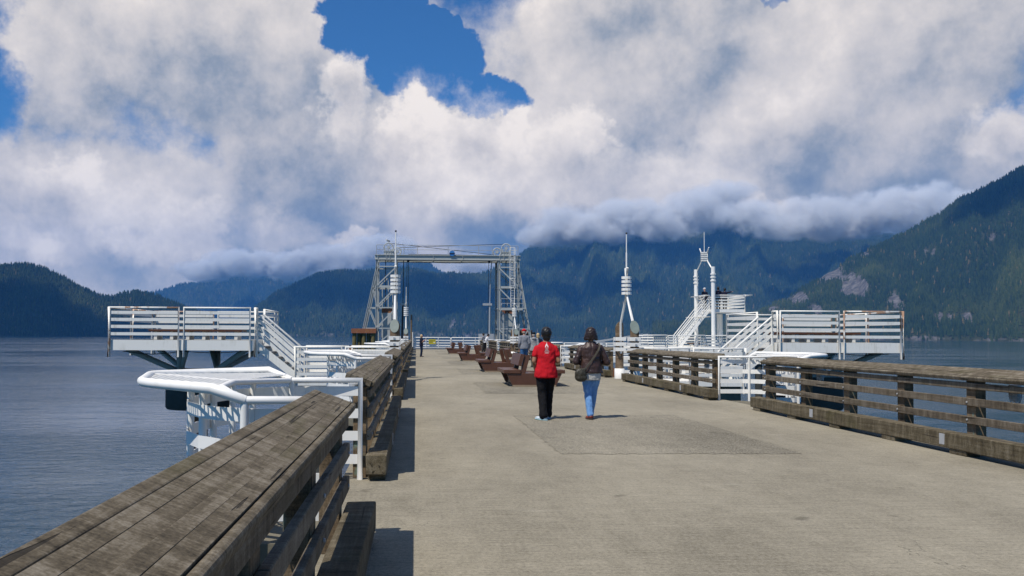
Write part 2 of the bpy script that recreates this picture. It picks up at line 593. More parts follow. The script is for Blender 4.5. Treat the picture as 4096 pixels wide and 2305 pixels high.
def forest(name, mount, density, height, mat, seed):
    """conifers standing on the mountain: one mass of stuff"""
    g = bpy.data.node_groups.new(name, 'GeometryNodeTree')
    g.interface.new_socket('Geometry', in_out='INPUT', socket_type='NodeSocketGeometry')
    g.interface.new_socket('Geometry', in_out='OUTPUT', socket_type='NodeSocketGeometry')
    N, L = g.nodes, g.links
    gi, go = N.new('NodeGroupInput'), N.new('NodeGroupOutput')
    dp = N.new('GeometryNodeDistributePointsOnFaces')
    dp.inputs['Seed'].default_value = seed
    at = N.new('GeometryNodeInputNamedAttribute')
    at.data_type = 'FLOAT'
    at.inputs['Name'].default_value = 'trees'
    mu = N.new('ShaderNodeMath')
    mu.operation = 'MULTIPLY'
    mu.inputs[1].default_value = density
    L.new(at.outputs[0], mu.inputs[0])
    L.new(gi.outputs[0], dp.inputs['Mesh'])
    L.new(mu.outputs[0], dp.inputs['Density'])
    join = N.new('GeometryNodeJoinGeometry')
    for (rb, rt, h, z0) in ((0.22, 0.03, 0.66, 0.06), (0.155, 0.0, 0.52, 0.48)):
        c = N.new('GeometryNodeMeshCone')
        c.inputs['Vertices'].default_value = 6
        c.inputs['Radius Top'].default_value = rt
        c.inputs['Radius Bottom'].default_value = rb
        c.inputs['Depth'].default_value = h
        tr = N.new('GeometryNodeTransform')
        tr.inputs['Translation'].default_value = (0, 0, z0)
        L.new(c.outputs[0], tr.inputs[0])
        L.new(tr.outputs[0], join.inputs[0])
    sm = N.new('GeometryNodeSetMaterial')
    sm.inputs['Material'].default_value = mat
    L.new(join.outputs[0], sm.inputs[0])
    rv = N.new('FunctionNodeRandomValue')
    rv.data_type = 'FLOAT'
    rv.inputs[2].default_value = height * 0.38
    rv.inputs[3].default_value = height * 1.40
    rv.inputs['Seed'].default_value = seed + 5
    ip = N.new('GeometryNodeInstanceOnPoints')
    L.new(dp.outputs[0], ip.inputs['Points'])
    L.new(sm.outputs[0], ip.inputs['Instance'])
    L.new(rv.outputs[1], ip.inputs['Scale'])
    L.new(ip.outputs[0], go.inputs[0])
    o = bpy.data.objects.new('forest', mount.data.copy())
    link(o)
    md = o.modifiers.new('trees', 'NODES')
    md.node_group = g
    tag(o, name, 'forest', kind='stuff')
    return o


def mat_cloud():
    m, b, out = material('cloud_vapour')
    t = m.node_tree
    t.nodes.remove(b)
    p = world_pos()
    lw = nd('ShaderNodeLayerWeight')
    lw.inputs['Blend'].default_value = 0.5
    facing = S(lw.outputs['Facing'])
    n = fbm(p, 0.010, 6.0, 0.62)
    a = sstep(1.0 - facing + (n - 0.5) * 1.3, 0.15, 1.20)
    df = nd('ShaderNodeBsdfDiffuse')
    df.inputs['Color'].default_value = (0.95, 0.95, 0.95, 1)
    tl = nd('ShaderNodeBsdfTranslucent')
    tl.inputs['Color'].default_value = (0.92, 0.93, 0.95, 1)
    mx = nd('ShaderNodeMixShader')
    mx.inputs[0].default_value = 0.25
    # light scatters on inside a cloud: its surface answers mostly to where the sun stands
    gn = S(nd('ShaderNodeNewGeometry').outputs['Normal'])
    nn = VM('NORMALIZE', VM('ADD', VM('MULTIPLY', gn, (0.45, 0.45, 0.45)), tuple(SUN_DIR * 0.9)))
    put(df.inputs['Normal'], nn)
    t.links.new(df.outputs[0], mx.inputs[1])
    t.links.new(tl.outputs[0], mx.inputs[2])
    tp = nd('ShaderNodeBsdfTransparent')
    m2 = nd('ShaderNodeMixShader')
    put(m2.inputs[0], a * 0.50)
    t.links.new(tp.outputs[0], m2.inputs[1])
    t.links.new(mx.outputs[0], m2.inputs[2])
    t.links.new(m2.outputs[0], out.inputs[0])
    return m


def mat_mist():
    m = bpy.data.materials.new('cloud_mist')
    m.use_nodes = True
    S.tree = m.node_tree
    m.node_tree.nodes.clear()
    out = nd('ShaderNodeOutputMaterial')
    o = coord('Object')
    p = world_pos()
    ln = nd('ShaderNodeVectorMath', operation='LENGTH')
    put(ln.inputs[0], o)
    core = 1.0 - S(ln.outputs['Value'])
    n = fbm(p, 0.0068, 6.0, 0.70) - 0.5
    d = M('MAXIMUM', M('MINIMUM', (core * 1.25 + n * 3.3 - 0.14) * 1.8, 1.0), 0.0)
    edge = M('MINIMUM', core * 6.0, 1.0)
    pv = nd('ShaderNodeVolumeScatter')
    pv.inputs['Color'].default_value = (1.0, 1.0, 1.0, 1)
    put(pv.inputs['Density'], d * edge * 0.014)
    pv.inputs['Anisotropy'].default_value = -0.35
    m.node_tree.links.new(pv.outputs[0], out.inputs['Volume'])
    m.cycles.volume_step_rate = 0.5
    return m


def puffs(name, specs, mat, seed, label):
    """specs: (centre, spread xyz, puff radius, count)"""
    rn = random.Random(seed)
    bm = bmesh.new()
    for (c, sp, r, n) in specs:
        for k in range(n):
            q = Vector((rn.gauss(0, 0.45), rn.gauss(0, 0.45), rn.gauss(0, 0.4)))
            pos = Vector(c) + Vector((q.x * sp[0], q.y * sp[1], q.z * sp[2]))
            rr = r * (rn.uniform(0.55, 1.25) if n > 1 else 1.0)
            mt = Matrix.Translation(pos) @ Matrix.Diagonal((rr * rn.uniform(1, 1.5), rr * rn.uniform(1, 1.3), rr * rn.uniform(0.6, 0.85), 1))
            g = bmesh.ops.create_icosphere(bm, subdivisions=3, radius=1.0, matrix=mt)
            for q_ in g['verts']:
                d = q_.co - pos
                k_ = mnoise.fractal(q_.co * (1.9 / rr) , 0.8, 2.2, 3)
                q_.co = pos + d * (1.0 + 0.22 * k_)
    me = bpy.data.meshes.new(name)
    bm.to_mesh(me)
    bm.free()
    me.polygons.foreach_set('use_smooth', [True] * len(me.polygons))
    me.materials.append(mat)
    o = bpy.data.objects.new(name, me)
    link(o)
    tag(o, label, 'cloud', kind='stuff')
    return o


def at_az(az, el, r):
    a = math.radians(az)
    return (r * math.sin(a), r * math.cos(a), CAM_Z + r * math.tan(math.radians(el)))


def build_land():
    water = MB().add([(-8800, -400, WATER_Z), (8800, -400, WATER_Z), (8800, 8800, WATER_Z), (-8800, 8800, WATER_Z)], [(0, 1, 2, 3)]).build('water', mat_water())
    tag(water, kind='structure')
    mg, mc = mat_ground(), mat_conifer()

    def no_rock(az, el, t, n):
        return 0.15 + 0.45 * max(0.0, n) * (0.4 + 0.6 * (t < 0.12))

    def shore_rock(az, el, t, n):
        k = 0.45 if t < 0.03 else 0.0
        c = math.exp(-((az - 3.5) / 2.6) ** 2 - ((t - 0.12) / 0.10) ** 2) * 0.75 * (0.45 + 0.9 * max(0.0, n))
        return max(k, 0.12 + 0.35 * max(0.0, n), c)

    def cliff_rock(az, el, t, n):
        k = 0.0
        for (a0, e0, sa, se, am) in CLIFFS:
            k = max(k, am * math.exp(-((az - a0 + 0.35 * (el - e0)) / sa) ** 2 - ((el - e0) / se) ** 2))
        k = k * (0.95 + 0.9 * max(-0.45, n))
        if t < 0.02: k = max(k, 0.5)
        return max(k, 0.10 + 0.34 * max(0.0, n))

    hd = terrain('headland', HEADLAND, 150, 40, 3.0, 0.25, mg, no_rock, 0.75)
    fr = terrain('far_mountain', FAR_RANGE, 130, 30, 11.0, 0.5, mg, no_rock)
    mh = terrain('middle_hill', MIDDLE_HILL, 200, 60, 5.0, 0.45, mg, shore_rock)
    gm = terrain('great_mountain', GREAT_MOUNTAIN, 240, 80, 8.0, 0.42, mg, no_rock, 0.95)
    nm = terrain('near_mountain', NEAR_MOUNTAIN, 240, 90, 14.0, 0.35, mg, cliff_rock, 0.9)
    forest('dark green conifers covering the headland', hd, 0.032, 11, mc, 1)
    forest('hazy blue conifers on the farthest range', fr, 0.0035, 26, mc, 2)
    forest('hazy conifers covering the middle hill across the water', mh, 0.014, 18, mc, 3)
    forest('conifers on the great mountain under the cloud bank', gm, 0.0080, 22, mc, 4)
    forest('green conifers between cliffs on the nearer mountainside', nm, 0.030, 12.5, mc, 5)
    vap = mat_cloud()
    mist = mat_mist()
    ball = None
    for i, (az, el, r, hx, hy, hz_) in enumerate(MIST):
        if ball is None:
            bm = bmesh.new()
            bmesh.ops.create_icosphere(bm, subdivisions=3, radius=1.0)
            ball = bpy.data.meshes.new('cloud')
            bm.to_mesh(ball)
            bm.free()
            ball.materials.append(mist)
        o = bpy.data.objects.new('cloud', ball)
        link(o)
        o.location = at_az(az, el, r)
        o.rotation_euler = (0, 0, -math.radians(az))
        o.scale = (hx, hy, hz_)
        tag(o, 'soft white cloud lying on the %s' % ('tops of the great mountain' if az > 6 else 'peaks of the far range'), 'cloud', 'clouds on the mountain tops', kind='stuff')
    puffs('cloud', HIGH_CLOUD, vap, 6, 'high broken clouds that throw shade across the mountainsides')
    hz = MB().box(-8900, 8900, -500, 8900, WATER_Z - 3.0, HAZE_TOP).build('haze', None)
    m = bpy.data.materials.new('haze_air')
    m.use_nodes = True
    S.tree = m.node_tree
    m.node_tree.nodes.clear()
    out = nd('ShaderNodeOutputMaterial')
    pv = nd('ShaderNodeVolumePrincipled')
    pv.inputs['Color'].default_value = HAZE_COL
    pv.inputs['Density'].default_value = HAZE_DENSITY
    pv.inputs['Anisotropy'].default_value = 0.0
    m.node_tree.links.new(pv.outputs[0], out.inputs['Volume'])
    hz.data.materials.clear()
    hz.data.materials.append(m)
    tag(hz, 'thin blue haze in the air over the water', 'haze', kind='stuff')


HAZE_TOP = 1080.0
HAZE_DENSITY = 6.8e-5
HAZE_COL = (0.11, 0.40, 0.95, 1.0)
CLIFFS = [(27.0, 4.1, 1.1, 0.9, 1.0), (28.3, 3.4, 0.9, 1.0, 1.0), (25.2, 2.6, 0.9, 0.6, 0.9), (26.3, 1.8, 0.6, 0.5, 0.8), (30.6, 2.3, 0.5, 0.9, 0.8), (33.8, 1.3, 1.4, 0.4, 0.9), (32.4, 5.2, 0.6, 0.4, 0.7), (35.6, 5.9, 0.7, 0.4, 0.7), (23.8, 1.9, 0.5, 0.3, 0.8), (29.2, 5.2, 0.5, 0.3, 0.6)]


MIST = [  # azimuth, elevation, distance, half sizes of each soft cloud
    (8.9, 6.9, 5350, 210, 180, 90), (10.6, 7.6, 5350, 300, 220, 170), (12.9, 7.3, 5300, 330, 220, 120), (14.6, 7.9, 5350, 330, 240, 160), (17.0, 7.5, 5250, 300, 220, 120), (18.9, 8.3, 5350, 340, 240, 150),
    (20.6, 9.3, 5450, 260, 200, 110), (22.6, 8.0, 5000, 210, 180, 110), (24.3, 7.25, 4950, 300, 190, 100), (26.3, 7.7, 5050, 300, 220, 140), (28.0, 7.1, 5300, 330, 230, 120), (29.9, 7.6, 5300, 330, 240, 160), (32.4, 7.6, 5400, 380, 240, 190), 
    (-14.2, 4.3, 7150, 300, 220, 110), (-11.8, 4.8, 7150, 420, 240, 150), (-8.6, 4.7, 7100, 380, 240, 150), (-5.6, 5.2, 7100, 420, 240, 170), (-2.4, 5.9, 7150, 380, 240, 170), (4.0, 4.95, 7150, 280, 220, 110)]
SHADES = [  # where the shade falls: azimuth, elevation, distance; then spread, puff radius, count
    (-26.0, 1.6, 2650, (330, 260, 50), 150, 10), (-22.0, 0.5, 2600, (260, 120, 40), 110, 7), (-19.0, 0.3, 2750, (200, 90, 40), 80, 5),
    (10.0, 3.4, 4700, (260, 180, 50), 130, 8), (13.0, 2.3, 4500, (300, 120, 50), 120, 7), (27.0, 3.6, 4700, (330, 200, 50), 150, 10),
    (-3.0, 3.0, 4400, (700, 260, 60), 200, 10), (2.5, 2.6, 4300, (520, 220, 60), 170, 9), 
    (36.5, 8.5, 3100, (260, 160, 40), 120, 5)]


def shade_cloud(az, el, r):
    zc = 2600.0 if r < 6000 else 4200.0
    t = Vector(at_az(az, el, r))
    return tuple(t + SUN_DIR * ((zc - t.z) / SUN_DIR.z))


HIGH_CLOUD = [(shade_cloud(a, e, r), sp, pr, n) for (a, e, r, sp, pr, n) in SHADES]

# ------------------------------------------------------------------ materials
MAT = {}


def mat_concrete(name, c_dark, c_light, agg, joint=False):
    m, b, out = material(name)
    p = world_pos()
    broom = fbm(stretch(p, 2.2, 26.0, 1.0), 1.0, 5.0, 0.62)
    speck = fbm(p, 130.0 if not agg else 62.0, 2.0, 0.6)
    blot = fbm(stretch(p, 0.55, 0.30, 1.0), 1.0, 6.0, 0.60)
    wide = fbm(stretch(p, 0.10, 0.05, 1.0), 1.0, 4.0, 0.55)
    wear = fbm(stretch(p, 7.0, 2.4, 1.0), 1.0, 4.0, 0.7)
    grit = fbm(p, 34.0, 3.0, 0.75)
    f = (broom - 0.5) * 0.55 + (speck - 0.5) * (1.6 if agg else 0.85) + (blot - 0.5) * 0.8 + (wide - 0.5) * 0.6 + (wear - 0.5) * 0.35 + (grit - 0.5) * (1.3 if agg else 1.0) + 0.45
    c = mixc(f, c_dark, c_light)
    spots = sstep(fbm(VM('ADD', p, (31.0, 7.0, 0.0)), 2.6, 2.0, 0.5), 0.70, 0.76)
    c = mixc(spots * 0.45, c, tuple(q * 0.45 for q in c_dark))
    pale = sstep(fbm(stretch(VM('ADD', p, (3.0, 17.0, 0.0)), 1.6, 4.2, 1.0), 1.0, 3.0, 0.5), 0.69, 0.76)
    c = mixc(pale * 0.35, c, (0.42, 0.39, 0.32))
    # hairline cracks
    vo = nd('ShaderNodeTexVoronoi', feature='DISTANCE_TO_EDGE')
    put(vo.inputs['Vector'], VM('ADD', stretch(p, 0.16, 0.10, 1.0), comb(blot * 0.5, wear * 0.12, 0.0)))
    vo.inputs['Scale'].default_value = 1.0
    crack = sstep(S(vo.outputs['Distance']), 0.0, 0.0016, 1.0, 0.0) * sstep(blot, 0.52, 0.58)
    c = mixc(crack * 0.6, c, tuple(q * 0.4 for q in c_dark))
    put(b.inputs['Base Color'], c)
    b.inputs['Roughness'].default_value = 0.92
    b.inputs['Specular IOR Level'].default_value = 0.25
    bump(b, broom * 0.4 + speck * (1.0 if agg else 0.5), 0.55, 0.004 if not agg else 0.007)
    return m


def mat_wood(name, axis, dark, mid, light, moss=0.3, bumpd=0.004, tone=0.16, copper=0.0):
    """weathered timber, grain along the object's `axis`"""
    m, b, out = material(name)
    o = coord('Object')
    r = rnd()
    off = comb(r * 37.0, r * 11.0, r * 23.0)
    q = VM('ADD', o, off)
    sc = [38.0, 38.0, 38.0]
    sc[axis] = 1.7
    grain = fbm(stretch(q, *sc), 1.0, 6.0, 0.65, 0.35)
    sc2 = [9.0, 9.0, 9.0]
    sc2[axis] = 0.7
    band = fbm(stretch(q, *sc2), 1.0, 4.0, 0.55, 0.8)
    cross = [2.2, 2.2, 2.2]
    cross[axis] = 10.0
    stain = fbm(stretch(q, *cross), 1.0, 9.0, 0.72)
    saw = [5.0, 5.0, 5.0]
    saw[axis] = 75.0
    saws = fbm(stretch(q, *saw), 1.0, 3.0, 0.6)
    patch = fbm(q, 1.6, 4.0, 0.55)
    fine = fbm(q, 95.0, 3.0, 0.7)
    t = (fine - 0.5) * 0.7 + (grain - 0.5) * 0.55 + (band - 0.5) * 0.45 + (stain - 0.5) * 1.25 + (saws - 0.5) * 0.35 + (r - 0.5) * tone + 0.5
    c = ramp(t, [(0.10, dark), (0.45, mid), (0.85, light)])
    c = mixc(sstep(patch, 0.52, 0.70) * moss, c, (0.070, 0.062, 0.022))
    if copper > 0:        # green bloom of old wood preservative
        c = mixc(sstep(fbm(stretch(q, 3.0, 3.0, 1.6), 1.0, 4.0, 0.6), 0.60, 0.68) * copper, c, (0.20, 0.33, 0.26))
    # long drying checks
    ck = [26.0, 26.0, 26.0]
    ck[axis] = 0.8
    chk = sstep(fbm(stretch(VM('ADD', q, (5.0, 3.0, 9.0)), *ck), 1.0, 3.0, 0.5, 0.6), 0.655, 0.68)
    c = mixc(chk * 0.75, c, (0.010, 0.008, 0.006))
    put(b.inputs['Base Color'], c)
    b.inputs['Roughness'].default_value = 0.86
    b.inputs['Specular IOR Level'].default_value = 0.25
    bump(b, grain * 0.6 + band * 0.4 + stain * 0.3 - chk * 1.6, 0.8, bumpd)
    return m


def mat_paint(name, col, rough=0.45, dirt=0.25, dirt_col=(0.30, 0.29, 0.22), rust=0.0, chips=0.0):
    m, b, out = material(name)
    p = world_pos()
    n1 = fbm(p, 2.3, 6.0, 0.62)
    drip = fbm(stretch(p, 14.0, 14.0, 1.3), 1.0, 4.0, 0.6)
    c = mixc(sstep(n1 * 0.5 + drip * 0.5, 0.50, 0.72) * dirt, col, dirt_col)
    if rust > 0:
        ru = sstep(fbm(stretch(VM('ADD', p, (9.0, 4.0, 2.0)), 1.0, 1.0, 0.55), 2.2, 6.0, 0.66), 0.62 - rust * 0.25, 0.66 - rust * 0.2)
        c = mixc(ru * 0.85, c, mixc(drip, (0.16, 0.05, 0.018), (0.42, 0.20, 0.07)))
    if chips > 0:
        ch = sstep(fbm(p, 26.0, 4.0, 0.6), 0.66, 0.69)
        c = mixc(ch * chips, c, (0.12, 0.10, 0.08))
    put(b.inputs['Base Color'], c)
    b.inputs['Roughness'].default_value = rough
    bump(b, fbm(p, 60.0, 2.0, 0.5), 0.25, 0.002)
    return m


def mat_plain(name, col, rough=0.6, var=0.15, scale=8.0, bumpd=0.0, bscale=30.0, spec=0.4, obj=True):
    m, b, out = material(name)
    p = coord('Object') if obj else world_pos()
    n = fbm(p, scale, 5.0, 0.6)
    put(b.inputs['Base Color'], mixc(n, tuple(q * (1 - var * 1.6) for q in col), tuple(min(1.0, q * (1 + var * 1.6)) for q in col)))
    b.inputs['Roughness'].default_value = rough
    b.inputs['Specular IOR Level'].default_value = spec
    if bumpd > 0:
        bump(b, fbm(p, bscale, 4.0, 0.6), 0.7, bumpd)
    return m


def mat_cloth(name, col, var=0.10, fold=0.012, fscale=7.0, rough=0.85, spec=0.15, shade=None, weave=900.0):
    """cloth: fine weave plus soft hanging folds"""
    m, b, out = material(name)
    p = coord('Object')
    n = fbm(p, 5.0, 4.0, 0.55)
    folds = fbm(stretch(p, 1.0, 1.0, 0.42), fscale, 3.0, 0.5, 1.2)
    fine = fbm(p, 60.0, 2.0, 0.5)
    c = mixc(n, tuple(q * (1 - var) for q in col), tuple(min(1.0, q * (1 + var)) for q in col))
    if shade:
        c = mixc(sstep(folds, 0.48, 0.66), c, shade)
    put(b.inputs['Base Color'], c)
    b.inputs['Roughness'].default_value = rough
    b.inputs['Specular IOR Level'].default_value = spec
    bump(b, folds + fine * 0.03, 0.9, fold * 2.2)
    return m


def build_materials():
    M_ = MAT
    M_['deck'] = mat_concrete('deck_concrete', (0.105, 0.092, 0.066), (0.430, 0.385, 0.290), False)
    M_['patch'] = mat_concrete('aggregate_concrete', (0.062, 0.055, 0.040), (0.395, 0.354, 0.268), True)
    M_['cap'] = mat_wood('weathered_cap_timber', 1, (0.022, 0.017, 0.010), (0.108, 0.086, 0.056), (0.265, 0.228, 0.172), 0.45, 0.005, 0.05)
    M_['wood_y'] = mat_wood('weathered_rail_timber', 1, (0.030, 0.022, 0.014), (0.120, 0.095, 0.066), (0.250, 0.215, 0.165), 0.18)
    M_['wood_z'] = mat_wood('weathered_post_timber', 2, (0.035, 0.024, 0.014), (0.135, 0.096, 0.058), (0.270, 0.195, 0.118), 0.12, 0.004, 0.16, 0.6)
    M_['wood_r'] = mat_wood('mossy_kerb_timber', 1, (0.024, 0.018, 0.010), (0.098, 0.078, 0.046), (0.230, 0.195, 0.135), 0.50, 0.007)
    M_['pile'] = mat_wood('brown_pile_timber', 2, (0.030, 0.018, 0.010), (0.145, 0.098, 0.060), (0.270, 0.205, 0.140), 0.05, 0.006)
    M_['white'] = mat_paint('white_paint', (0.82, 0.80, 0.75), 0.42, 0.22)
    M_['white_old'] = mat_paint('stained_white_paint', (0.79, 0.77, 0.71), 0.5, 0.5, (0.36, 0.33, 0.23))
    M_['white_rust'] = mat_paint('rusting_white_paint', (0.77, 0.74, 0.68), 0.5, 0.35, (0.40, 0.31, 0.18), 0.52)
    M_['rust'] = mat_paint('rusty_steel', (0.24, 0.085, 0.035), 0.8, 0.5, (0.10, 0.04, 0.02), 0.3)
    M_['grey'] = mat_paint('grey_green_steel_paint', (0.40, 0.415, 0.40), 0.55, 0.4, (0.20, 0.20, 0.15))
    M_['alu'] = mat_paint('dull_aluminium', (0.34, 0.36, 0.38), 0.45, 0.25, (0.2, 0.2, 0.2))
    M_['dark'] = mat_plain('dark_steel', (0.018, 0.019, 0.022), 0.5)
    M_['cable'] = mat_plain('black_cable', (0.012, 0.012, 0.013), 0.6)
    M_['cover'] = mat_plain('grey_green_sheet_metal', (0.15, 0.185, 0.165), 0.5, 0.18, 5.0)
    M_['brown'] = mat_plain('brown_bench_paint', (0.092, 0.040, 0.023), 0.42, 0.22, 6.0, 0.002, 60.0)
    M_['tan'] = mat_plain('tan_plinth', (0.27, 0.20, 0.13), 0.8, 0.2)
    M_['pier_c'] = mat_plain('stained_old_concrete', (0.15, 0.135, 0.10), 0.95, 0.45, 1.6, 0.01, 14.0, 0.2, False)
    M_['pier_d'] = mat_plain('dark_concrete', (0.055, 0.056, 0.050), 0.9, 0.4, 1.3, 0.008, 10.0, 0.2, False)  # dark grey concrete tone shared by piles, pile caps and bracket beams
    M_['olive'] = mat_plain('olive_fender', (0.13, 0.105, 0.04), 0.8, 0.35, 1.5, 0.0, 1, 0.2, False)
    M_['yellow'] = mat_plain('yellow_sign', (0.50, 0.42, 0.030), 0.5, 0.06)
    M_['ink'] = mat_plain('dark_print', (0.05, 0.045, 0.02), 0.6)
    M_['blue'] = mat_plain('blue_plastic', (0.035, 0.18, 0.46), 0.5)
    M_['glass'] = mat_plain('lamp_glass', (0.34, 0.36, 0.36), 0.15)
    M_['window'] = mat_plain('dark_window', (0.015, 0.02, 0.025), 0.08)
    M_['galv'] = mat_plain('galvanised_plate', (0.40, 0.41, 0.42), 0.4, 0.2)
    M_['plate'] = mat_plain('steel_deck_plate', (0.085, 0.088, 0.085), 0.6, 0.3, 1.0, 0.0, 1, 0.4, False)
    M_['grate'] = mat_plain('tread_grating', (0.30, 0.30, 0.29), 0.6)


# ------------------------------------------------------------------ the pier, its railings and lookouts
PERIOD, GAP0, HALF, LEN = 10.45, 7.12, 1.325, 7.80
RIGHT_X = 6.44
ORD = ['first', 'second', 'third', 'fourth', 'fifth', 'sixth', 'seventh', 'eighth', 'ninth', 'tenth']


def gap_y(k):
    return GAP0 + PERIOD * k


def build_deck():
    d = MB().box(-0.74, 7.18, -6, 96.4, -0.46, 0.0).build('pier_deck', MAT['deck'])
    tag(d, kind='structure')
    for i, y in enumerate((10.18, 20.89, 31.55, 42.3, 53.0, 63.6, 74.2)):
        rn = random.Random(40 + i)
        x0, x1, y0, y1 = 1.79, 4.83, y, y + 5.05
        ed = []
        for (ax, ay), (bx, by) in (((x0, y0), (x1, y0)), ((x1, y0), (x1, y1)), ((x1, y1), (x0, y1)), ((x0, y1), (x0, y0))):
            n = 46
            for q in range(n):
                ed.append((ax + (bx - ax) * q / n + rn.uniform(-0.03, 0.03), ay + (by - ay) * q / n + rn.uniform(-0.05, 0.05)))
        MB().add([(a, b, 0.004) for a, b in ed], [tuple(range(len(ed)))]).build('paving_patch', MAT['patch'], d)
    for y in (89.6,):
        MB().box(-0.7, 7.1, y, 96.35, 0.0, 0.012).build('steel_plate', MAT['plate'], d)
    # the concrete bents that carry the deck
    for k in range(9):
        MB().box(-0.5, 6.9, gap_y(k) - 0.4, gap_y(k) + 0.4, -1.3, -0.47).build('cross_head', MAT['pier_c'], d)
        for x in (0.5, 5.9):
            MB().lathe([(0.35, -5.2), (0.35, -1.3)], (x, gap_y(k), 0), 16).build('pile', MAT['pier_d'], d)


def make_railing(side):
    """one timber section, 7.8 m, local y from 0; side -1 = left edge (inner face towards +x), +1 = right edge"""
    t = thing('wooden_railing', '', 'railing')
    sx = lambda o: o * side                        # o: distance outward
    rn = random.Random(5 if side < 0 else 9)
    # sloping cap, laid up from planks
    w = [0.040, 0.058, 0.046, 0.062, 0.050, 0.056]
    tot = sum(w)
    ca, sa = math.cos(math.atan2(0.10, 0.29)), math.sin(math.atan2(0.10, 0.29))
    pos = 0.0
    for i, wi in enumerate(w):
        a, b = pos + 0.0002, pos + wi - 0.0002
        pos += wi
        lift = rn.uniform(-0.0010, 0.0010)
        th = 0.058
        pr = lambda s_, q: (sx(0.41 + s_ * ca + q * sa), 0.975 + s_ * sa - q * ca + lift)
        pts = [pr(a, 0), pr(b, 0), pr(b, th), pr(a, th)]
        y0, y1 = rn.uniform(-0.012, 0.012), LEN + rn.uniform(-0.012, 0.012)
        nseg = 8
        mb = MB()
        ring = []
        for s_ in range(nseg + 1):
            y = y0 + (y1 - y0) * s_ / nseg
            dz = rn.uniform(-0.0022, 0.0022)
            ring.append([(px, y, pz + dz) for px, pz in pts])
        v = [q for r_ in ring for q in r_]
        f = [(0, 1, 2, 3), tuple(nseg * 4 + q for q in (3, 2, 1, 0))]
        for s_ in range(nseg):
            for q in range(4):
                f.append((s_ * 4 + q, s_ * 4 + (q + 1) % 4, s_ * 4 + 4 + (q + 1) % 4, s_ * 4 + 4 + q))
        mb.add(v, f)
        mb.build('cap_plank', MAT['cap'], t, bevel=0.016 if i == 0 else 0.009 if i == 5 else 0.0010, seg=3 if i in (0, 5) else 1)
    # beam under the inner edge of the cap
    b0 = MB()
    x0, x1 = sorted((sx(0.462), sx(0.50)))
    b0.box(x0, x1, 0.06, LEN - 0.06, 0.818, 0.898)
    b0.build('beam', MAT['wood_y'], t, bevel=0.006)
    # posts
    for i in range(6):
        y = 0.16 + (LEN - 0.32) * i / 5
        x0, x1 = sorted((sx(0.502), sx(0.64)))
        MB().box(x0, x1, y - 0.085, y + 0.085, -0.12, 0.93).build('post', MAT['wood_z'], t, bevel=0.006)
        # bolt heads on the rails
        for z in (0.655, 0.437):
            bo = MB()
            xx = sx(0.452)
            bo.lathe([(0.012, 0), (0.012, 0.008)], (0, 0, 0), 8)
            n = 0
            for q in range(n, len(bo.v)):
                vx, vy, vz = bo.v[q]
                bo.v[q] = (xx - side * vz, y + vx, z + vy)
            bo.build('bolt', MAT['galv'], t)
    # two rows of rails, each spliced on a post
    for row, (z, cut) in enumerate(((0.655, 3), (0.437, 2))):
        yc = 0.16 + (LEN - 0.32) * cut / 5
        for (a, b) in ((0.02, yc - 0.004), (yc + 0.004, LEN - 0.02)):
            x0, x1 = sorted((sx(0.455), sx(0.50)))
            dz = rn.uniform(-0.008, 0.008)
            MB().box(x0, x1, a, b, z - 0.048 + dz, z + 0.048 + dz).build('rail', MAT['wood_y'], t, bevel=0.005)
    # kerb timber on blocks
    x0, x1 = sorted((sx(0.285), sx(0.49)))
    mb = MB()
    v, f, n = [], [], 12
    for s_ in range(n + 1):
        y = -0.18 + (LEN + 0.36) * s_ / n
        j = lambda: rn.uniform(-0.006, 0.006)
        v += [(x0 + j(), y, 0.062 + j()), (x1 + j(), y, 0.062 + j()), (x1 + j(), y, 0.262 + j()), (x0 + j(), y, 0.262 + j())]
    f = [(0, 1, 2, 3), tuple(n * 4 + q for q in (3, 2, 1, 0))]
    for s_ in range(n):
        for q in range(4):
            f.append((s_ * 4 + q, s_ * 4 + (q + 1) % 4, s_ * 4 + 4 + (q + 1) % 4, s_ * 4 + 4 + q))
    mb.add(v, f)
    kerb = mb.build('kerb_timber', MAT['wood_r'], t, bevel=0.012, seg=2)
    for i in range(6):
        y = 0.1 + (LEN - 0.2) * i / 5
        MB().box(x0 + 0.012, x1 - 0.012, y - 0.16, y + 0.16, 0.001, 0.068).build('block', MAT['wood_r'], t, bevel=0.006)
    for y in (1.9, 5.4):
        xx = sx(0.279)
        xs = sorted((xx, xx + side * 0.012))
        MB().box(xs[0], xs[1], y - 0.05, y + 0.05, 0.10, 0.235).build('bracket', MAT['galv'], t)
    # caged lamps hung outside under the cap
    for y in (1.15, 5.9):
        c = (sx(0.70), y, 0.0)
        g = MB().lathe([(0.030, 0.70), (0.052, 0.73), (0.056, 0.80), (0.050, 0.865)], c, 10).build('lamp', MAT['glass'], t)
        cg = MB()
        for k in range(6):
            th = 2 * PI * k / 6
            pts = [(c[0] + r * math.cos(th), c[1] + r * math.sin(th), z) for r, z in ((0.066, 0.88), (0.068, 0.76), (0.05, 0.69), (0.0, 0.675))]
            cg.tube(pts, 0.005, 4)
        for z in (0.84, 0.76):
            cg.tube([(c[0] + 0.068 * math.cos(q * PI / 5), c[1] + 0.068 * math.sin(q * PI / 5), z) for q in range(11)], 0.005, 4)
        cg.lathe([(0.07, 0.865), (0.07, 0.90)], c, 10)
        cg.build('lamp_cage', MAT['galv'], g)
    return t


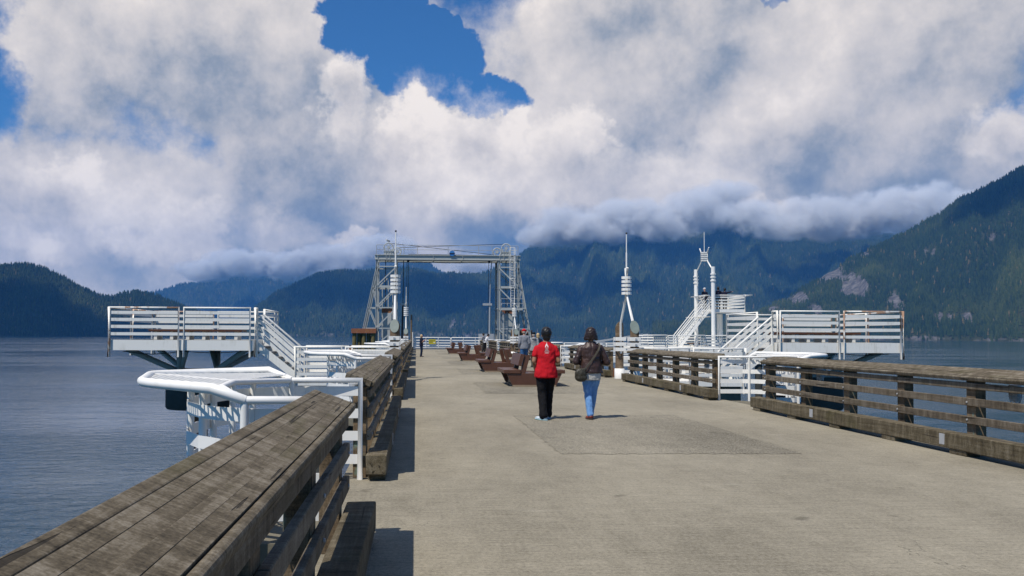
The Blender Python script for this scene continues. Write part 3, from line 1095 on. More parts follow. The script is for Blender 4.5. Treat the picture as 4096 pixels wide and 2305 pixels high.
def build_railings():
    for side, x in ((-1, 0.0), (1, RIGHT_X)):
        proto = make_railing(side)
        used = False
        for k in range(-1, 8):
            if side > 0 and k < 0:
                continue
            o = proto if not used else copy_tree(proto)
            used = True
            o.location = (x, gap_y(k) + HALF, 0)
            n = k + 1 if side < 0 else k
            if side < 0:
                lab = 'weathered timber railing in the near foreground, left edge of the pier' if k < 0 else \
                    '%s timber railing section along the left edge of the pier, counted from the camera' % ORD[n]
            else:
                lab = 'weathered timber railing with big kerb at the right edge, nearest the camera' if k == 0 else \
                    '%s timber railing section along the right edge of the pier, counted from the camera' % ORD[n]
            tag(o, lab, 'railing', 'timber railings along the pier edges')


def rail_bars(mb, pts, zs, h=0.095, th=0.012):
    for z in zs:
        for p, q in zip(pts, pts[1:]):
            mb.bar((p[0], p[1], z), (q[0], q[1], z), th, h)


BARS = (0.89, 0.665, 0.44, 0.205)


def clip_line(poly, p, d):
    """the part of the line p + t d inside a convex polygon (2D)"""
    t0, t1 = -1e9, 1e9
    n = len(poly)
    area = sum(poly[i][0] * poly[(i + 1) % n][1] - poly[(i + 1) % n][0] * poly[i][1] for i in range(n))
    sg = 1 if area > 0 else -1
    for i in range(n):
        a, b = poly[i], poly[(i + 1) % n]
        nx, ny = -(b[1] - a[1]) * sg, (b[0] - a[0]) * sg
        den = nx * d[0] + ny * d[1]
        num = nx * (a[0] - p[0]) + ny * (a[1] - p[1])
        if abs(den) < 1e-9:
            if num > 0: return None
            continue
        t = num / den
        if den > 0: t0 = max(t0, t)
        else: t1 = min(t1, t)
    return (t0, t1) if t1 - t0 > 0.01 else None


def lattice(mb, poly, zf, step=0.052, w=0.017, h=0.007):
    """expanded-metal mesh over a convex polygon; zf(x, y) gives the height"""
    ang = math.radians(29)
    for s_ in (1, -1):
        d = (s_ * math.sin(ang), math.cos(ang))
        nrm = (d[1], -d[0])
        lo = min(p[0] * nrm[0] + p[1] * nrm[1] for p in poly)
        hi = max(p[0] * nrm[0] + p[1] * nrm[1] for p in poly)
        k = lo + step / 2
        while k < hi:
            p = (nrm[0] * k, nrm[1] * k)
            c = clip_line(poly, p, d)
            if c:
                a = (p[0] + d[0] * c[0], p[1] + d[1] * c[0])
                b = (p[0] + d[0] * c[1], p[1] + d[1] * c[1])
                mb.bar((*a, zf(*a)), (*b, zf(*b)), w, h)
            k += step


def make_lookout(side):
    """white pipe railing of a lookout bay with a mesh counter; local origin at the gap centre, x outward*side"""
    t = thing('lookout_railing', '', 'railing')
    X = lambda o: o * side
    R = 0.030
    Z = 1.085
    ring = [(1.18, -1.36, 1.0), (1.39, -1.42, Z), (1.98, -0.82, Z), (2.10, -0.66, Z), (2.17, -0.48, Z), (2.24, -0.20, Z), (2.40, 0.42, Z), (2.42, 0.58, Z), (2.36, 0.72, Z), (1.53, 1.53, Z), (1.24, 1.22, 1.0)]
    MB().tube([(X(a), b, c) for a, b, c in ring], 0.036, 14).build('counter_rim', MAT['white'], t)
    MB().tube([(X(1.20), -1.34, 1.0), (X(1.48), -0.75, 1.05), (X(1.55), -0.04, 1.05), (X(1.26), 1.20, 1.0)], 0.026, 12).build('inner_rim', MAT['white'], t)
    for s_ in (-1, 1):
        o_, y_ = (1.18, 1.36) if s_ < 0 else (1.24, 1.22)
        MB().tube([(X(0.56), s_ * 1.28, -0.02), (X(0.56), s_ * 1.28, 1.0), (X(o_), s_ * y_, 1.0)], R, 14).build('top_rail', MAT['white'], t)
        MB().tube([(X(o_), s_ * y_, -0.3), (X(o_), s_ * y_, 1.0)], R, 12).build('post', MAT['white'], t)
        for (o, y) in ((1.57, 0.94), (1.81, 0.38)):
            MB().tube([(X(o), s_ * y, -0.5), (X(o), s_ * y, 1.055)], 0.030, 10).build('post', MAT['white'], t)
    MB().bar((X(1.55), -0.04, 1.062), (X(2.38), 0.54, 1.09), 0.055, 0.016).build('counter_brace', MAT['white'], t)
    MB().bar((X(1.49), -0.74, 1.062), (X(2.06), -0.66, 1.09), 0.055, 0.016).build('counter_brace', MAT['white'], t)
    MB().tube([(X(1.55), -0.04, -0.3), (X(1.55), -0.04, 1.05)], 0.028, 10).build('post', MAT['white'], t)
    pl = MB()
    polys = [[(X(1.50), -0.71), (X(2.06), -0.63), (X(2.22), -0.22), (X(2.38), 0.48), (X(1.57), -0.06)],
             [(X(1.57), -0.01), (X(2.39), 0.58), (X(2.33), 0.70), (X(1.53), 1.48), (X(1.29), 1.19)],
             [(X(1.23), -1.33), (X(1.39), -1.38), (X(2.03), -0.72), (X(1.50), -0.78)]]
    for poly in polys:
        lattice(pl, poly, lambda x, y: 1.058 + 0.03 * (abs(x) - 1.4))
    pl.build('mesh_counter', MAT['white'], t)
    path = [(0.56, -1.28), (1.12, -1.30), (1.42, -1.14), (1.60, -0.94), (1.76, -0.66), (1.84, -0.36), (1.86, 0.0), (1.84, 0.36), (1.76, 0.66), (1.60, 0.94), (1.42, 1.14), (1.12, 1.30), (0.56, 1.28)]
    for z in BARS:
        mb = MB()
        rail_bars(mb, [(X(a), b) for a, b in path], (z,))
        mb.build('rail_band', MAT['white'], t)
    MB().prism([(0.70, -1.25), (1.1, -1.25), (1.75, -0.6), (1.75, 0.6), (1.1, 1.25), (0.70, 1.25)], (0, 0, -0.34), (side, 0, 0), (0, 1, 0), (0, 0, 0.33)).build('bay_floor', MAT['pier_c'], t)
    MB().bar((X(0.4), 0, -0.5), (X(1.6), 0, -0.5), 0.3, 0.3).build('bracket_beam', MAT['pier_d'], t)
    return t


def build_lookouts():
    for side, x in ((-1, 0.0), (1, RIGHT_X)):
        proto, used = make_lookout(side), False
        ks = (0, 1, 3, 4, 5, 6, 7, 8) if side < 0 else (1, 3, 4, 6, 7, 8)
        for n, k in enumerate(ks):
            o = proto if not used else copy_tree(proto)
            used = True
            o.location = (x, gap_y(k), 0)
            lab = "white lookout railing with mesh counter, %s %s on the pier's %s side" % (
                ORD[n], 'bay', 'left' if side < 0 else 'right')
            tag(o, lab, 'railing', 'white lookout railings')


def railing_panel(t, p, q, zf, h=1.08, down=0.55, bars=BARS, mat='white_old', name='railing_panel', r=0.034):
    """pipe frame with four flat bars between p and q, standing on zf; the posts run down past the floor edge"""
    p, q = Vector((*p, 0)), Vector((*q, 0))
    top = zf + h
    mb = MB()
    mb.tube([(p.x, p.y, zf - down), (p.x, p.y, top), (q.x, q.y, top), (q.x, q.y, zf - down)], r, 10)
    o = mb.build(name, MAT[mat], t)
    b = MB()
    for z in bars:
        b.bar((p.x, p.y, zf + z * h / 1.05), (q.x, q.y, zf + z * h / 1.05), 0.012, 0.10)
    b.build('flat_bars', MAT['white_old'], o)
    return o


def build_platform(side):
    """raised viewing platform on a flared pile, reached by steps from a landing"""
    cx, hx = (-7.75, 2.35) if side < 0 else (14.47, 2.15)
    y0, y1 = 27.6, 32.2
    zf = 1.27
    word = 'left' if side < 0 else 'right'
    t = thing('viewing_platform', 'white raised platform with rusting railings on splayed legs, %s of the pier' % word, 'platform', (0, 0, 0), 0, 'raised viewing platforms')
    xa, xb = cx - hx, cx + hx
    f = MB()
    f.box(xa + 0.06, xb - 0.06, y0 + 0.06, y1 - 0.06, zf - 0.10, zf).build('floor', MAT['pier_c'], t)
    for (a, b, c, d) in ((xa, xb, y0, y0 + 0.055), (xa, xb, y1 - 0.055, y1), (xa, xa + 0.055, y0 + 0.056, y1 - 0.056), (xb - 0.055, xb, y0 + 0.056, y1 - 0.056)):
        MB().box(a, b, c, d, zf - 0.33, zf + 0.012).build('fascia', MAT['white_old'], t)
    # railing panels
    mid = cx
    for yy, mt in ((y0 - 0.05, 'white_old'), (y1 + 0.05, 'white_rust')):
        railing_panel(t, (xa + 0.03, yy), (mid - 0.09, yy), zf, mat='white_rust' if side < 0 else 'white_old')
        railing_panel(t, (mid + 0.09, yy), (xb - 0.10, yy), zf, mat='white_rust' if side > 0 else 'white_old')
    ox, ix = (xa - 0.05, xb + 0.05) if side < 0 else (xb + 0.05, xa - 0.05)
    ym = (y0 + y1) / 2
    railing_panel(t, (ox, y0 + 0.05), (ox, ym - 0.09), zf, mat='white_rust')
    railing_panel(t, (ox, ym + 0.09), (ox, y1 - 0.05), zf, mat='white_rust')
    ys0, ys1 = y0 + 0.42, y0 + 1.62
    railing_panel(t, (ix, y0 + 0.02), (ix, ys0 - 0.05), zf)
    railing_panel(t, (ix, ys1 + 0.06), (ix, y1 - 0.05), zf)
    # splayed legs on the pile cap
    hub = Vector((cx, ym, 0.14))
    for (dx, dy) in ((-hx + 0.35, -1.6), (hx - 0.35, -1.6), (-hx + 0.35, 1.6), (hx - 0.35, 1.6), (0.0, -1.7), (0.0, 1.7), (-0.25, -1.7), (0.25, 1.7)):
        sx_ = 0.62 * (1 if dx > 0.3 else -1 if dx < -0.3 else (0.9 if dy > 0 else -0.9))
        MB().tube([(cx + sx_, ym + dy * 0.22, 0.16), (cx + dx, ym + dy, zf - 0.30)], 0.10, 10).build('strut', MAT['grey'], t)
    MB().box(cx - 0.85, cx + 0.85, ym - 0.5, ym + 0.5, 0.02, 0.24).build('strut_shoe', MAT['grey'], t)
    MB().lathe([(1.08, -1.16), (1.14, -1.08), (1.14, -0.02), (1.08, 0.018)], (cx, ym, 0), 32).build('pile_cap', MAT['pier_d'], t)
    MB().lathe([(0.32, -5.2), (0.32, -1.16)], (cx, ym, 0), 20).build('pile', MAT['rust'], t)
    cb = [(xa + 0.4 + (xb - xa - 0.8) * i / 8, y0 + 0.1, zf - 0.36 - 0.10 * math.sin(PI * (i % 4) / 4) * (1 if i < 5 else 0.5)) for i in range(9)]
    MB().tube(cb, 0.014, 6).build('cable', MAT['cable'], t)
    # steps and landing
    s = thing('landing_stair', 'white steps with slanting rails climbing to the %s platform from a landing' % word, 'stairs', (0, 0, 0), 0, 'white steps to the platforms')
    xt, xbm = (xb, xb + 1.50) if side < 0 else (xa, xa - 1.50)
    d = 1 if side < 0 else -1
    run = abs(xbm - xt)
    ln = math.hypot(run, zf)
    for yy in (ys0, ys1):
        nm = MB().bar((xt, yy, zf - 0.13), (xbm, yy, 0.02 - 0.06), 0.03, 0.24)
        nm.build('stringer', MAT['white_old'], s)
        hr = MB().tube([(xt + d * 0.02, yy, zf + 0.92), (xbm - d * 0.02, yy, 0.96), (xbm - d * 0.02, yy, 0.02)], 0.034, 10).build('handrail', MAT['white_old'], s)
        MB().tube([(xt + d * 0.06, yy, zf - 0.1), (xt + d * 0.06, yy, zf + 0.9)], 0.03, 8).build('post', MAT['white_old'], s)
        mm = MB()
        for k in (0.72, 0.50, 0.28):
            mm.bar((xt + d * 0.05, yy, zf + k), (xbm - d * 0.03, yy, k + 0.03), 0.012, 0.10)
        mm.build('flat_bars', MAT['white_old'], s)
    for i in range(6):
        x = xt + (xbm - xt) * (i + 0.75) / 6.6
        z = zf * (1 - (i + 1) / 7.0)
        tr = MB().box(x - 0.13, x + 0.13, ys0 + 0.02, ys1 - 0.02, z - 0.03, z).build('tread', MAT['grate'], s)
        gs = MB()
        for j in range(7):
            gs.box(x - 0.125 + j * 0.04, x - 0.110 + j * 0.04, ys0 + 0.03, ys1 - 0.03, z - 0.075, z - 0.031)
        gs.build('tread_slots', MAT['dark'], tr)
    # landing slab
    xe = -0.76 if side < 0 else 7.20
    xl = xbm
    a, b = sorted((xe, xl))
    g0, g1 = 26.72, 29.32
    MB().box(a, b, g0, g1, -0.16, -0.005).build('landing_floor', MAT['white_old'], s)
    MB().box(*sorted((xl + d * 0.1, xl + d * 1.7)), g0 + 0.2, g1 - 0.2, -1.5, -0.17).build('landing_pier', MAT['pier_c'], s)
    MB().lathe([(0.36, -5.2), (0.36, -1.5)], (xl + d * 0.9, (g0 + g1) / 2, 0), 18).build('pile', MAT['pier_d'], s)
    m1 = (a + b) / 2
    for yy in (g0 - 0.03, g1 + 0.03):
        railing_panel(s, (a + 0.04, yy), (m1 - 0.07, yy), 0.0, 1.08, 0.4, name='landing_railing')
        railing_panel(s, (m1 + 0.07, yy), (b - 0.10, yy), 0.0, 1.08, 0.4, name='landing_railing')
    railing_panel(s, (xl - 0.0, g0 + 0.05), (xl - 0.0, ys0 - 0.08), 0.0, 1.08, 0.4, name='landing_railing')
    # low slatted table bench
    b = thing('low_bench', 'long low brown bench on white legs upon the %s raised platform' % word, 'bench', (0, 0, 0), 0, 'low benches on the platforms')
    L, W = 1.62, 0.42
    yb = ym - 0.2
    for j in range(4):
        MB().box(cx - L, cx + L, yb - W + j * 0.215, yb - W + j * 0.215 + 0.20, zf + 0.30, zf + 0.372).build('seat_plank', MAT['brown'], b, bevel=0.004)
    for i in range(6):
        x = cx - L + 0.22 + (2 * L - 0.44) * i / 5
        MB().box(x - 0.055, x + 0.055, yb - W + 0.08, yb + W - 0.10, zf + 0.013, zf + 0.299).build('leg', MAT['white_old'], b)


def build_landing_bench():
    b = thing('landing_bench', 'brown plank bench on white legs on the right landing behind the railing', 'bench')
    for j in range(3):
        MB().box(8.0, 10.6, 28.35 + j * 0.17, 28.35 + j * 0.17 + 0.155, 0.40, 0.46).build('seat_plank', MAT['brown'], b, bevel=0.004)
    for x in (8.3, 9.3, 10.3):
        MB().box(x - 0.06, x + 0.06, 28.40, 28.78, -0.004, 0.399).build('leg', MAT['white_old'], b)
    MB().box(8.0, 10.6, 28.93, 28.97, 0.56, 0.80).build('backrest', MAT['white_old'], b)
    for x in (8.3, 10.3):
        MB().box(x - 0.04, x + 0.04, 28.972, 29.02, -0.004, 0.80).build('back_post', MAT['white_old'], b)


def build_ornament(x, yc, label, side):
    """pair of timber piles with white poles that lean together into a banded mast"""
    t = thing('banded_mast', label, 'mast', (x, yc, 0), 0, 'banded masts beside the landings')
    D, r = 1.0, 0.14
    for s_ in (-1, 1):
        n = 20
        v, f = [], []
        for k in range(n):
            a = 2 * PI * k / n
            v.append((r * math.cos(a), s_ * D + r * math.sin(a), -1.0))
        for k in range(n):
            a = 2 * PI * k / n
            v.append((r * math.cos(a), s_ * D + r * math.sin(a), 1.76 - s_ * 0.23 * math.sin(a)))
        f = [(k, (k + 1) % n, n + (k + 1) % n, n + k) for k in range(n)] + [tuple(range(n, 2 * n))]
        pm = MB().add(v, f)
        pile = pm.build('pile', MAT['pile'], t)
        dv = []
        for k in range(24):
            a = 2 * PI * k / 24
            q = 1.04 * r
            dv.append((q * math.cos(a), q * math.sin(a) * 1.72))
        up = Vector((0, -s_ * 1.0, 1.643)).normalized() * (1.0 if s_ < 0 else 1.0)
        ay = Vector((0, -s_, 1.643)).normalized()
        nrm = Vector((1, 0, 0)).cross(ay).normalized()
        if nrm.z < 0: nrm = -nrm
        MB().prism(dv, Vector((0, s_ * D, 1.76)) + nrm * 0.004, (1, 0, 0), ay, nrm * 0.02).build('slant_cover', MAT['cover'], pile)
        MB().lathe([(0.172, 0.0), (0.172, 0.34), (0.15, 0.35)], (0, s_ * D, 0), 20).build('base_sleeve', MAT['white'], t)
        yi = s_ * (D - 0.20)
        MB().tube([(0, yi, 0.88), (0, yi, 1.93), (0, s_ * 0.07, 2.80), (0, s_ * 0.07, 3.56 + 0.1 * (s_ < 0)), (0, s_ * 0.13, 3.78)], 0.040, 12).build('pole', MAT['white'], t)
        for z in (1.02, 1.20, 1.38):
            w_ = 0.165
            pts = [(-w_, s_ * (D + w_), z), (w_, s_ * (D + w_), z), (w_, yi - s_ * 0.06, z), (-w_, yi - s_ * 0.06, z), (-w_, s_ * (D + w_), z)]
            bm_ = MB()
            for p, q in zip(pts, pts[1:]):
                bm_.bar(p, q, 0.014, 0.125)
            bd = bm_.build('clamp_band', MAT['white'], t)
            MB().box(-0.03, 0.03, min(s_ * (D + w_ + 0.03), s_ * (D + w_)), max(s_ * (D + w_ + 0.03), s_ * (D + w_)), z - 0.03, z + 0.03).build('bolt', MAT['galv'], bd)
    for i in range(5):
        z = 2.92 + i * 0.132
        ring = []
        for k in range(13):
            a = 2 * PI * k / 12
            ring.append((0.165 * math.cos(a), 0.155 * math.sin(a), z))
        bm_ = MB()
        for p, q in zip(ring, ring[1:]):
            bm_.bar(p, q, 0.012, 0.084)
        bm_.build('hoop', MAT['white'], t)
    MB().tube([(0, 0, 2.9), (0, 0, 4.3)], 0.028, 8).build('mast', MAT['white'], t)
    MB().tube([(0, 0, 4.3), (0, 0, 4.93)], 0.018, 8).build('mast_tip', MAT['white'], t)
    MB().ell((0, 0, 4.96), (0.034, 0.034, 0.034)).build('finial', MAT['dark'], t)


def make_bench():
    t = thing('double_bench', '', 'bench')
    L = 1.9
    for y in (0.0, L - 0.09):
        MB().prism([(-0.645, 0.05), (0.645, 0.05), (0.80, 0.38), (-0.80, 0.38)], (0, y, 0), (1, 0, 0), (0, 0, 1), (0, 0.09, 0)).build('end_panel', MAT['brown'], t, bevel=0.004)
    for s_ in (-1, 1):
        MB().bar((s_ * 0.56, 0.1, 0.215), (s_ * 0.56, L - 0.1, 0.215), 0.05, 0.33).build('side_panel', MAT['brown'], t)
        MB().box(*sorted((s_ * 0.40, s_ * 0.885)), -0.03, L + 0.03, 0.382, 0.482).build('seat', MAT['brown'], t, bevel=0.006)
        for y in (0.02, L - 0.13):
            MB().bar((s_ * 0.355, y + 0.055, 0.30), (s_ * 0.195, y + 0.055, 0.90), 0.13, 0.14, up=(1, 0, 0)).build('back_post', MAT['brown'], t)
        u_ = Vector((-s_ * 0.16, 0, 0.60)).normalized()
        MB().bar(Vector((s_ * 0.385, -0.03, 0.765)), Vector((s_ * 0.385, L + 0.03, 0.765)), 0.11, 0.35, up=u_).build('backrest', MAT['brown'], t, bevel=0.006)
    MB().box(-0.36, 0.36, 0.1, L - 0.1, 0.30, 0.36).build('centre_board', MAT['brown'], t)
    MB().box(-0.63, 0.63, -0.012, L + 0.012, 0.003, 0.049).build('plinth', MAT['tan'], t)
    return t


def build_benches():
    proto = make_bench()
    labs = ['brown back-to-back bench behind the person in the red shirt, nearest of the row',
            'second brown back-to-back bench from the camera, just beyond the nearest one',
            'third brown back-to-back bench from the camera, in the middle of the pier',
            'farthest brown back-to-back bench, in front of the white gate']
    for i, y in enumerate((23.75, 33.4, 48.2, 67.4)):
        o = proto if i == 0 else copy_tree(proto)
        o.location = (3.42 if i < 2 else 3.36, y, 0.004)
        tag(o, labs[i], 'bench', 'brown double benches down the middle of the pier')


# ------------------------------------------------------------------ the ferry gantry, gate, lookout tower and small things
def wheel(t, x, y, z, r, mat='grey'):
    """cable sheave seen face on (axis along y)"""
    n = 24
    rim = MB()
    pts = [(x + r * math.cos(2 * PI * k / n), y, z + r * math.sin(2 * PI * k / n)) for k in range(n + 1)]
    rim.tube(pts, 0.075, 6)
    o = rim.build('sheave', MAT[mat], t)
    sp = MB()
    for k in range(6):
        a = PI * k / 3 + 0.3
        sp.bar((x, y, z), (x + r * math.cos(a), y, z + r * math.sin(a)), 0.06, 0.10, up=(0, 1, 0))
    sp.build('spokes', MAT[mat], o)
    hb = MB().tube([(x, y - 0.14, z), (x, y + 0.14, z)], 0.17, 12)
    hb.build('hub', MAT[mat], o)


def build_gantry():
    Y0, Y1 = 98.0, 101.6
    g = thing('ferry_gantry', 'tall grey steel gantry frame spanning the end of the pier', 'gantry')
    LV = [0.3, 2.35, 4.80, 7.30, 9.70]

    def tower(xo, xi, rake):
        s_ = 1 if xi > xo else -1
        for x in (xo, xi):
            for y in (Y0, Y1):
                c = MB()
                c.bar((x - 0.11, y, -3.0), (x - 0.11, y, 10.6), 0.05, 0.26, up=(0, 1, 0))
                c.bar((x + 0.11, y, -3.0), (x + 0.11, y, 10.6), 0.05, 0.26, up=(0, 1, 0))
                c.bar((x, y, -3.0), (x, y, 10.6), 0.18, 0.04, up=(0, 1, 0))
                c.build('tower_post', MAT['grey'], g)
        for y in (Y0, Y1):
            c = MB()
            for dx in (-0.1, 0.1):
                c.bar((xo + dx, y, 9.55), (rake + dx, y, -1.2), 0.06, 0.24, up=(0, 1, 0))
            c.bar((xo, y, 9.55), (rake, y, -1.2), 0.17, 0.04, up=(0, 1, 0))
            c.build('raking_leg', MAT['grey'], g)
            for i, z in enumerate(LV):
                big = 0.26 if z in (7.30,) else 0.13
                MB().bar((xo, y, z), (xi, y, z), 0.13, big).build('cross_beam', MAT['grey'], g)
                zr = z
                k = (9.55 - zr) / (9.55 + 1.2)
                if 0.1 < k < 1:
                    MB().bar((xo, y, zr), (xo + (rake - xo) * k, y, zr), 0.10, 0.11).build('leg_tie', MAT['grey'], g)
            for a, b in zip(LV, LV[1:]):
                MB().bar((xo, y - 0.10, a + 0.1), (xi, y - 0.10, b - 0.1), 0.09, 0.14).build('diagonal', MAT['grey'], g)
                k = (9.55 - b) / (9.55 + 1.2)
                if k > 0.1:
                    MB().bar((xo + (rake - xo) * k, y - 0.08, b), (xo, y - 0.08, a + 0.1), 0.08, 0.10).build('diagonal', MAT['grey'], g)
        for z in LV:
            MB().bar((xo, Y0, z), (xo, Y1, z), 0.10, 0.12).build('side_tie', MAT['grey'], g)
            MB().bar((xi, Y0, z), (xi, Y1, z), 0.10, 0.12).build('side_tie', MAT['grey'], g)
        # counterweight and its guides
        xm = (xo + xi) / 2 + 0.05
        MB().box(xm - 0.55, xm + 0.55, Y0 + 1.0, Y0 + 2.2, -2.5, 4.2).build('counterweight', MAT['grey'], g)
        MB().box(xm - 0.62, xm + 0.62, Y0 + 1.1, Y0 + 2.1, 4.205, 4.75).build('counterweight_head', MAT['rust'], g)
        for dx in (-0.62, 0.1, 0.66):
            MB().bar((xm + dx, Y0 + 2.7, -2.0), (xm + dx, Y0 + 2.7, 8.2 + dx), 0.10, 0.14).build('guide', MAT['grey'], g)
        MB().tube([(xm - 0.2, Y0 + 1.6, 4.7), (xm - 0.2, Y0 + 1.6, 11.2)], 0.045, 6).build('cable', MAT['cable'], g)

    tower(-4.70, -2.45, -6.95)
    tower(12.15, 9.85, 14.05)
    for y in (Y0 - 0.05, Y1):
        b = MB()
        b.box(-4.95, 12.4, y - 0.16, y + 0.16, 11.02, 11.10)
        b.box(-4.95, 12.4, y - 0.16, y + 0.16, 10.50, 10.58)
        b.box(-4.95, 12.4, y - 0.03, y + 0.03, 10.581, 11.019)
        bm_ = b.build('girder', MAT['grey'], g)
        for x in (-4.6, -3.6, -3.2, -2.5, 2.0, 5.5, 9.9, 10.4, 11.0, 11.6, 12.0):
            MB().box(x - 0.03, x + 0.03, y - 0.15, y - 0.031, 10.582, 11.018).build('stiffener', MAT['grey'], bm_)
    MB().box(-4.6, 12.0, Y0 + 0.3, Y1 - 0.3, 11.0, 11.05).build('walkway', MAT['grate'], g)
    # railing on the girder
    rl = MB()
    rl.tube([(-4.75, Y0 - 0.1, 12.25), (12.1, Y0 - 0.1, 12.25)], 0.035, 6)
    rl.tube([(-4.75, Y0 - 0.1, 11.7), (12.1, Y0 - 0.1, 11.7)], 0.03, 6)
    rl.build('top_rail', MAT['alu'], g)
    for x in (-4.75, -1.5, 0.1, 3.75, 7.4, 9.0, 12.1):
        MB().tube([(x, Y0 - 0.1, 11.1), (x, Y0 - 0.1, 12.25)], 0.035, 6).build('rail_post', MAT['alu'], g)
    for (x, z, r) in ((-3.35, 12.0, 0.55), (-2.3, 11.55, 0.45), (10.75, 12.0, 0.55), (9.65, 11.55, 0.48)):
        wheel(g, x, Y0 + 0.5, z, r)
    for x in (-3.35, 10.75):
        hs = MB()
        hs.box(x - 0.55, x + 0.55, Y0 + 0.25, Y0 + 1.4, 11.11, 11.62)
        hs.build('sheave_housing', MAT['grey'], g)
        for dx in (-0.3, 0.0, 0.3):
            MB().box(x + dx - 0.03, x + dx + 0.03, Y0 + 0.18, Y0 + 0.249, 11.11, 11.62).build('stiffener', MAT['grey'], g)
    for (a, b) in (((-2.2, 12.0), (10.6, 12.53)), ((-3.3, 12.53), (9.6, 11.2)), ((-1.0, 11.22), (9.0, 11.16))):
        MB().tube([(a[0], Y0 + 0.5, a[1]), (b[0], Y0 + 0.5, b[1])], 0.03, 5).build('cable', MAT['cable'], g)
    MB().tube([(-1.2 + i * 1.05, Y0 + 0.4, 10.45 - 0.28 * math.sin(PI * i / 10)) for i in range(11)], 0.018, 5).build('cable', MAT['cable'], g)
    for x in (-1.0, 8.7):
        MB().ell((x, Y0 + 0.4, 10.42), (0.16, 0.1, 0.16)).build('pulley', MAT['dark'], g)
    dr = MB()
    for k in range(12):
        pass
    MB().tube([(4.22, Y0 - 0.35, 11.28), (4.22, Y0 - 0.10, 11.28)], 0.33, 18).build('blue_drum', MAT['blue'], g)
    MB().box(3.88, 4.56, Y0 - 0.40, Y0 - 0.36, 11.24, 11.32).build('drum_band', MAT['dark'], g)
    # hanging lift lines
    MB().tube([(-1.55, Y0 + 1, 10.5), (-1.6, Y0 + 1, 5.2)], 0.055, 6).build('lift_rod', MAT['dark'], g)
    MB().tube([(-1.6, Y0 + 1, 5.2), (-1.7, Y0 + 1, 0.0)], 0.12, 8).build('lift_cylinder', MAT['dark'], g)
    MB().box(-1.95, -1.2, Y0 + 0.8, Y0 + 1.2, 5.1, 5.35).build('clamp', MAT['grey'], g)
    for x in (-1.15, -0.95):
        MB().tube([(x, Y0 + 1.2, 10.4), (x, Y0 + 1.2, 2.6)], 0.03, 5).build('cable', MAT['cable'], g)
    MB().tube([(9.05, Y0 + 1, 10.5), (8.9, Y0 + 1, 8.0), (8.85, Y0 + 1, 5.3)], 0.06, 6).build('lift_rod', MAT['alu'], g)
    MB().tube([(8.85, Y0 + 1, 5.3), (8.8, Y0 + 1, 0.6)], 0.10, 8).build('lift_cylinder', MAT['alu'], g)
    MB().box(8.0, 9.1, Y0 + 0.85, Y0 + 1.15, 5.15, 5.42).build('clamp', MAT['alu'], g)
    MB().tube([(8.72, Y0 + 1.1, 10.4), (8.62, Y0 + 1.1, 1.2)], 0.03, 5).build('cable', MAT['cable'], g)
    # caged ladder on the right tower
    lx, ly = 11.45, Y0 - 0.35
    ld = MB()
    for dx in (-0.22, 0.22):
        ld.tube([(lx + dx, ly, 4.6), (lx + dx, ly, 12.1)], 0.035, 6)
    lo = ld.build('ladder', MAT['white'], g)
    rg = MB()
    for i in range(24):
        rg.tube([(lx - 0.22, ly, 4.8 + 0.3 * i), (lx + 0.22, ly, 4.8 + 0.3 * i)], 0.016, 5)
    rg.build('rungs', MAT['white'], lo)
    cg = MB()
    for z in (7.2, 8.3, 9.4, 10.6, 12.0):
        cg.tube([(lx + 0.38 * math.cos(a), ly - 0.38 * math.sin(a) - 0.1, z) for a in [PI * k / 8 for k in range(9)]], 0.025, 5)
    for a in (0.0, 0.25, 0.5, 0.75, 1.0):
        x, y = lx + 0.38 * math.cos(PI * a), ly - 0.38 * math.sin(PI * a) - 0.1
        cg.tube([(x, y, 7.2), (x, y, 12.0)], 0.02, 5)
    cg.build('ladder_cage', MAT['white'], lo)
    l2 = MB()
    for dx in (-0.2, 0.2):
        l2.tube([(10.6 + dx, Y0 - 0.25, 0.6), (10.6 + dx, Y0 - 0.25, 4.4)], 0.03, 5)
    for i in range(12):
        l2.tube([(10.4, Y0 - 0.25, 0.8 + 0.3 * i), (10.8, Y0 - 0.25, 0.8 + 0.3 * i)], 0.018, 5)
    l2.build('lower_ladder', MAT['alu'], g)
    pf = MB().box(10.0, 12.6, Y0 - 0.8, Y0 - 0.2, 4.55, 4.78).build('ladder_platform', MAT['grey'], g)
    pr = MB()
    pr.tube([(10.0, Y0 - 0.8, 5.9), (12.6, Y0 - 0.8, 5.9)], 0.03, 5)
    pr.tube([(10.0, Y0 - 0.8, 5.35), (12.6, Y0 - 0.8, 5.35)], 0.03, 5)
    for x in (10.0, 11.3, 12.6):
        pr.tube([(x, Y0 - 0.8, 4.78), (x, Y0 - 0.8, 5.9)], 0.03, 5)
    pr.build('platform_railing', MAT['alu'], pf)
    MB().box(7.55, 9.3, Y0 + 0.6, Y0 + 2.2, 0.3, 1.75).build('machine_cabinet', MAT['alu'], g)

    # ramp beyond the gate
    r = thing('ferry_ramp', 'grey steel ferry ramp sloping away beyond the white gate', 'ramp')
    rp = MB()
    rp.add([(-0.2, 96.5, -0.02), (7.6, 96.5, -0.02), (7.6, 122, -1.6), (-0.2, 122, -1.6), (-0.2, 96.5, -0.6), (7.6, 96.5, -0.6), (7.6, 122, -2.4), (-0.2, 122, -2.4)],
           [(0, 1, 2, 3), (7, 6, 5, 4), (0, 4, 5, 1), (1, 5, 6, 2), (2, 6, 7, 3), (3, 7, 4, 0)])
    rp.build('ramp_deck', MAT['plate'], r)
    for x in (-0.5, 7.9):
        MB().bar((x, 96.6, 0.45), (x, 122, -1.2), 0.25, 0.9).build('side_girder', MAT['white_old'], r)


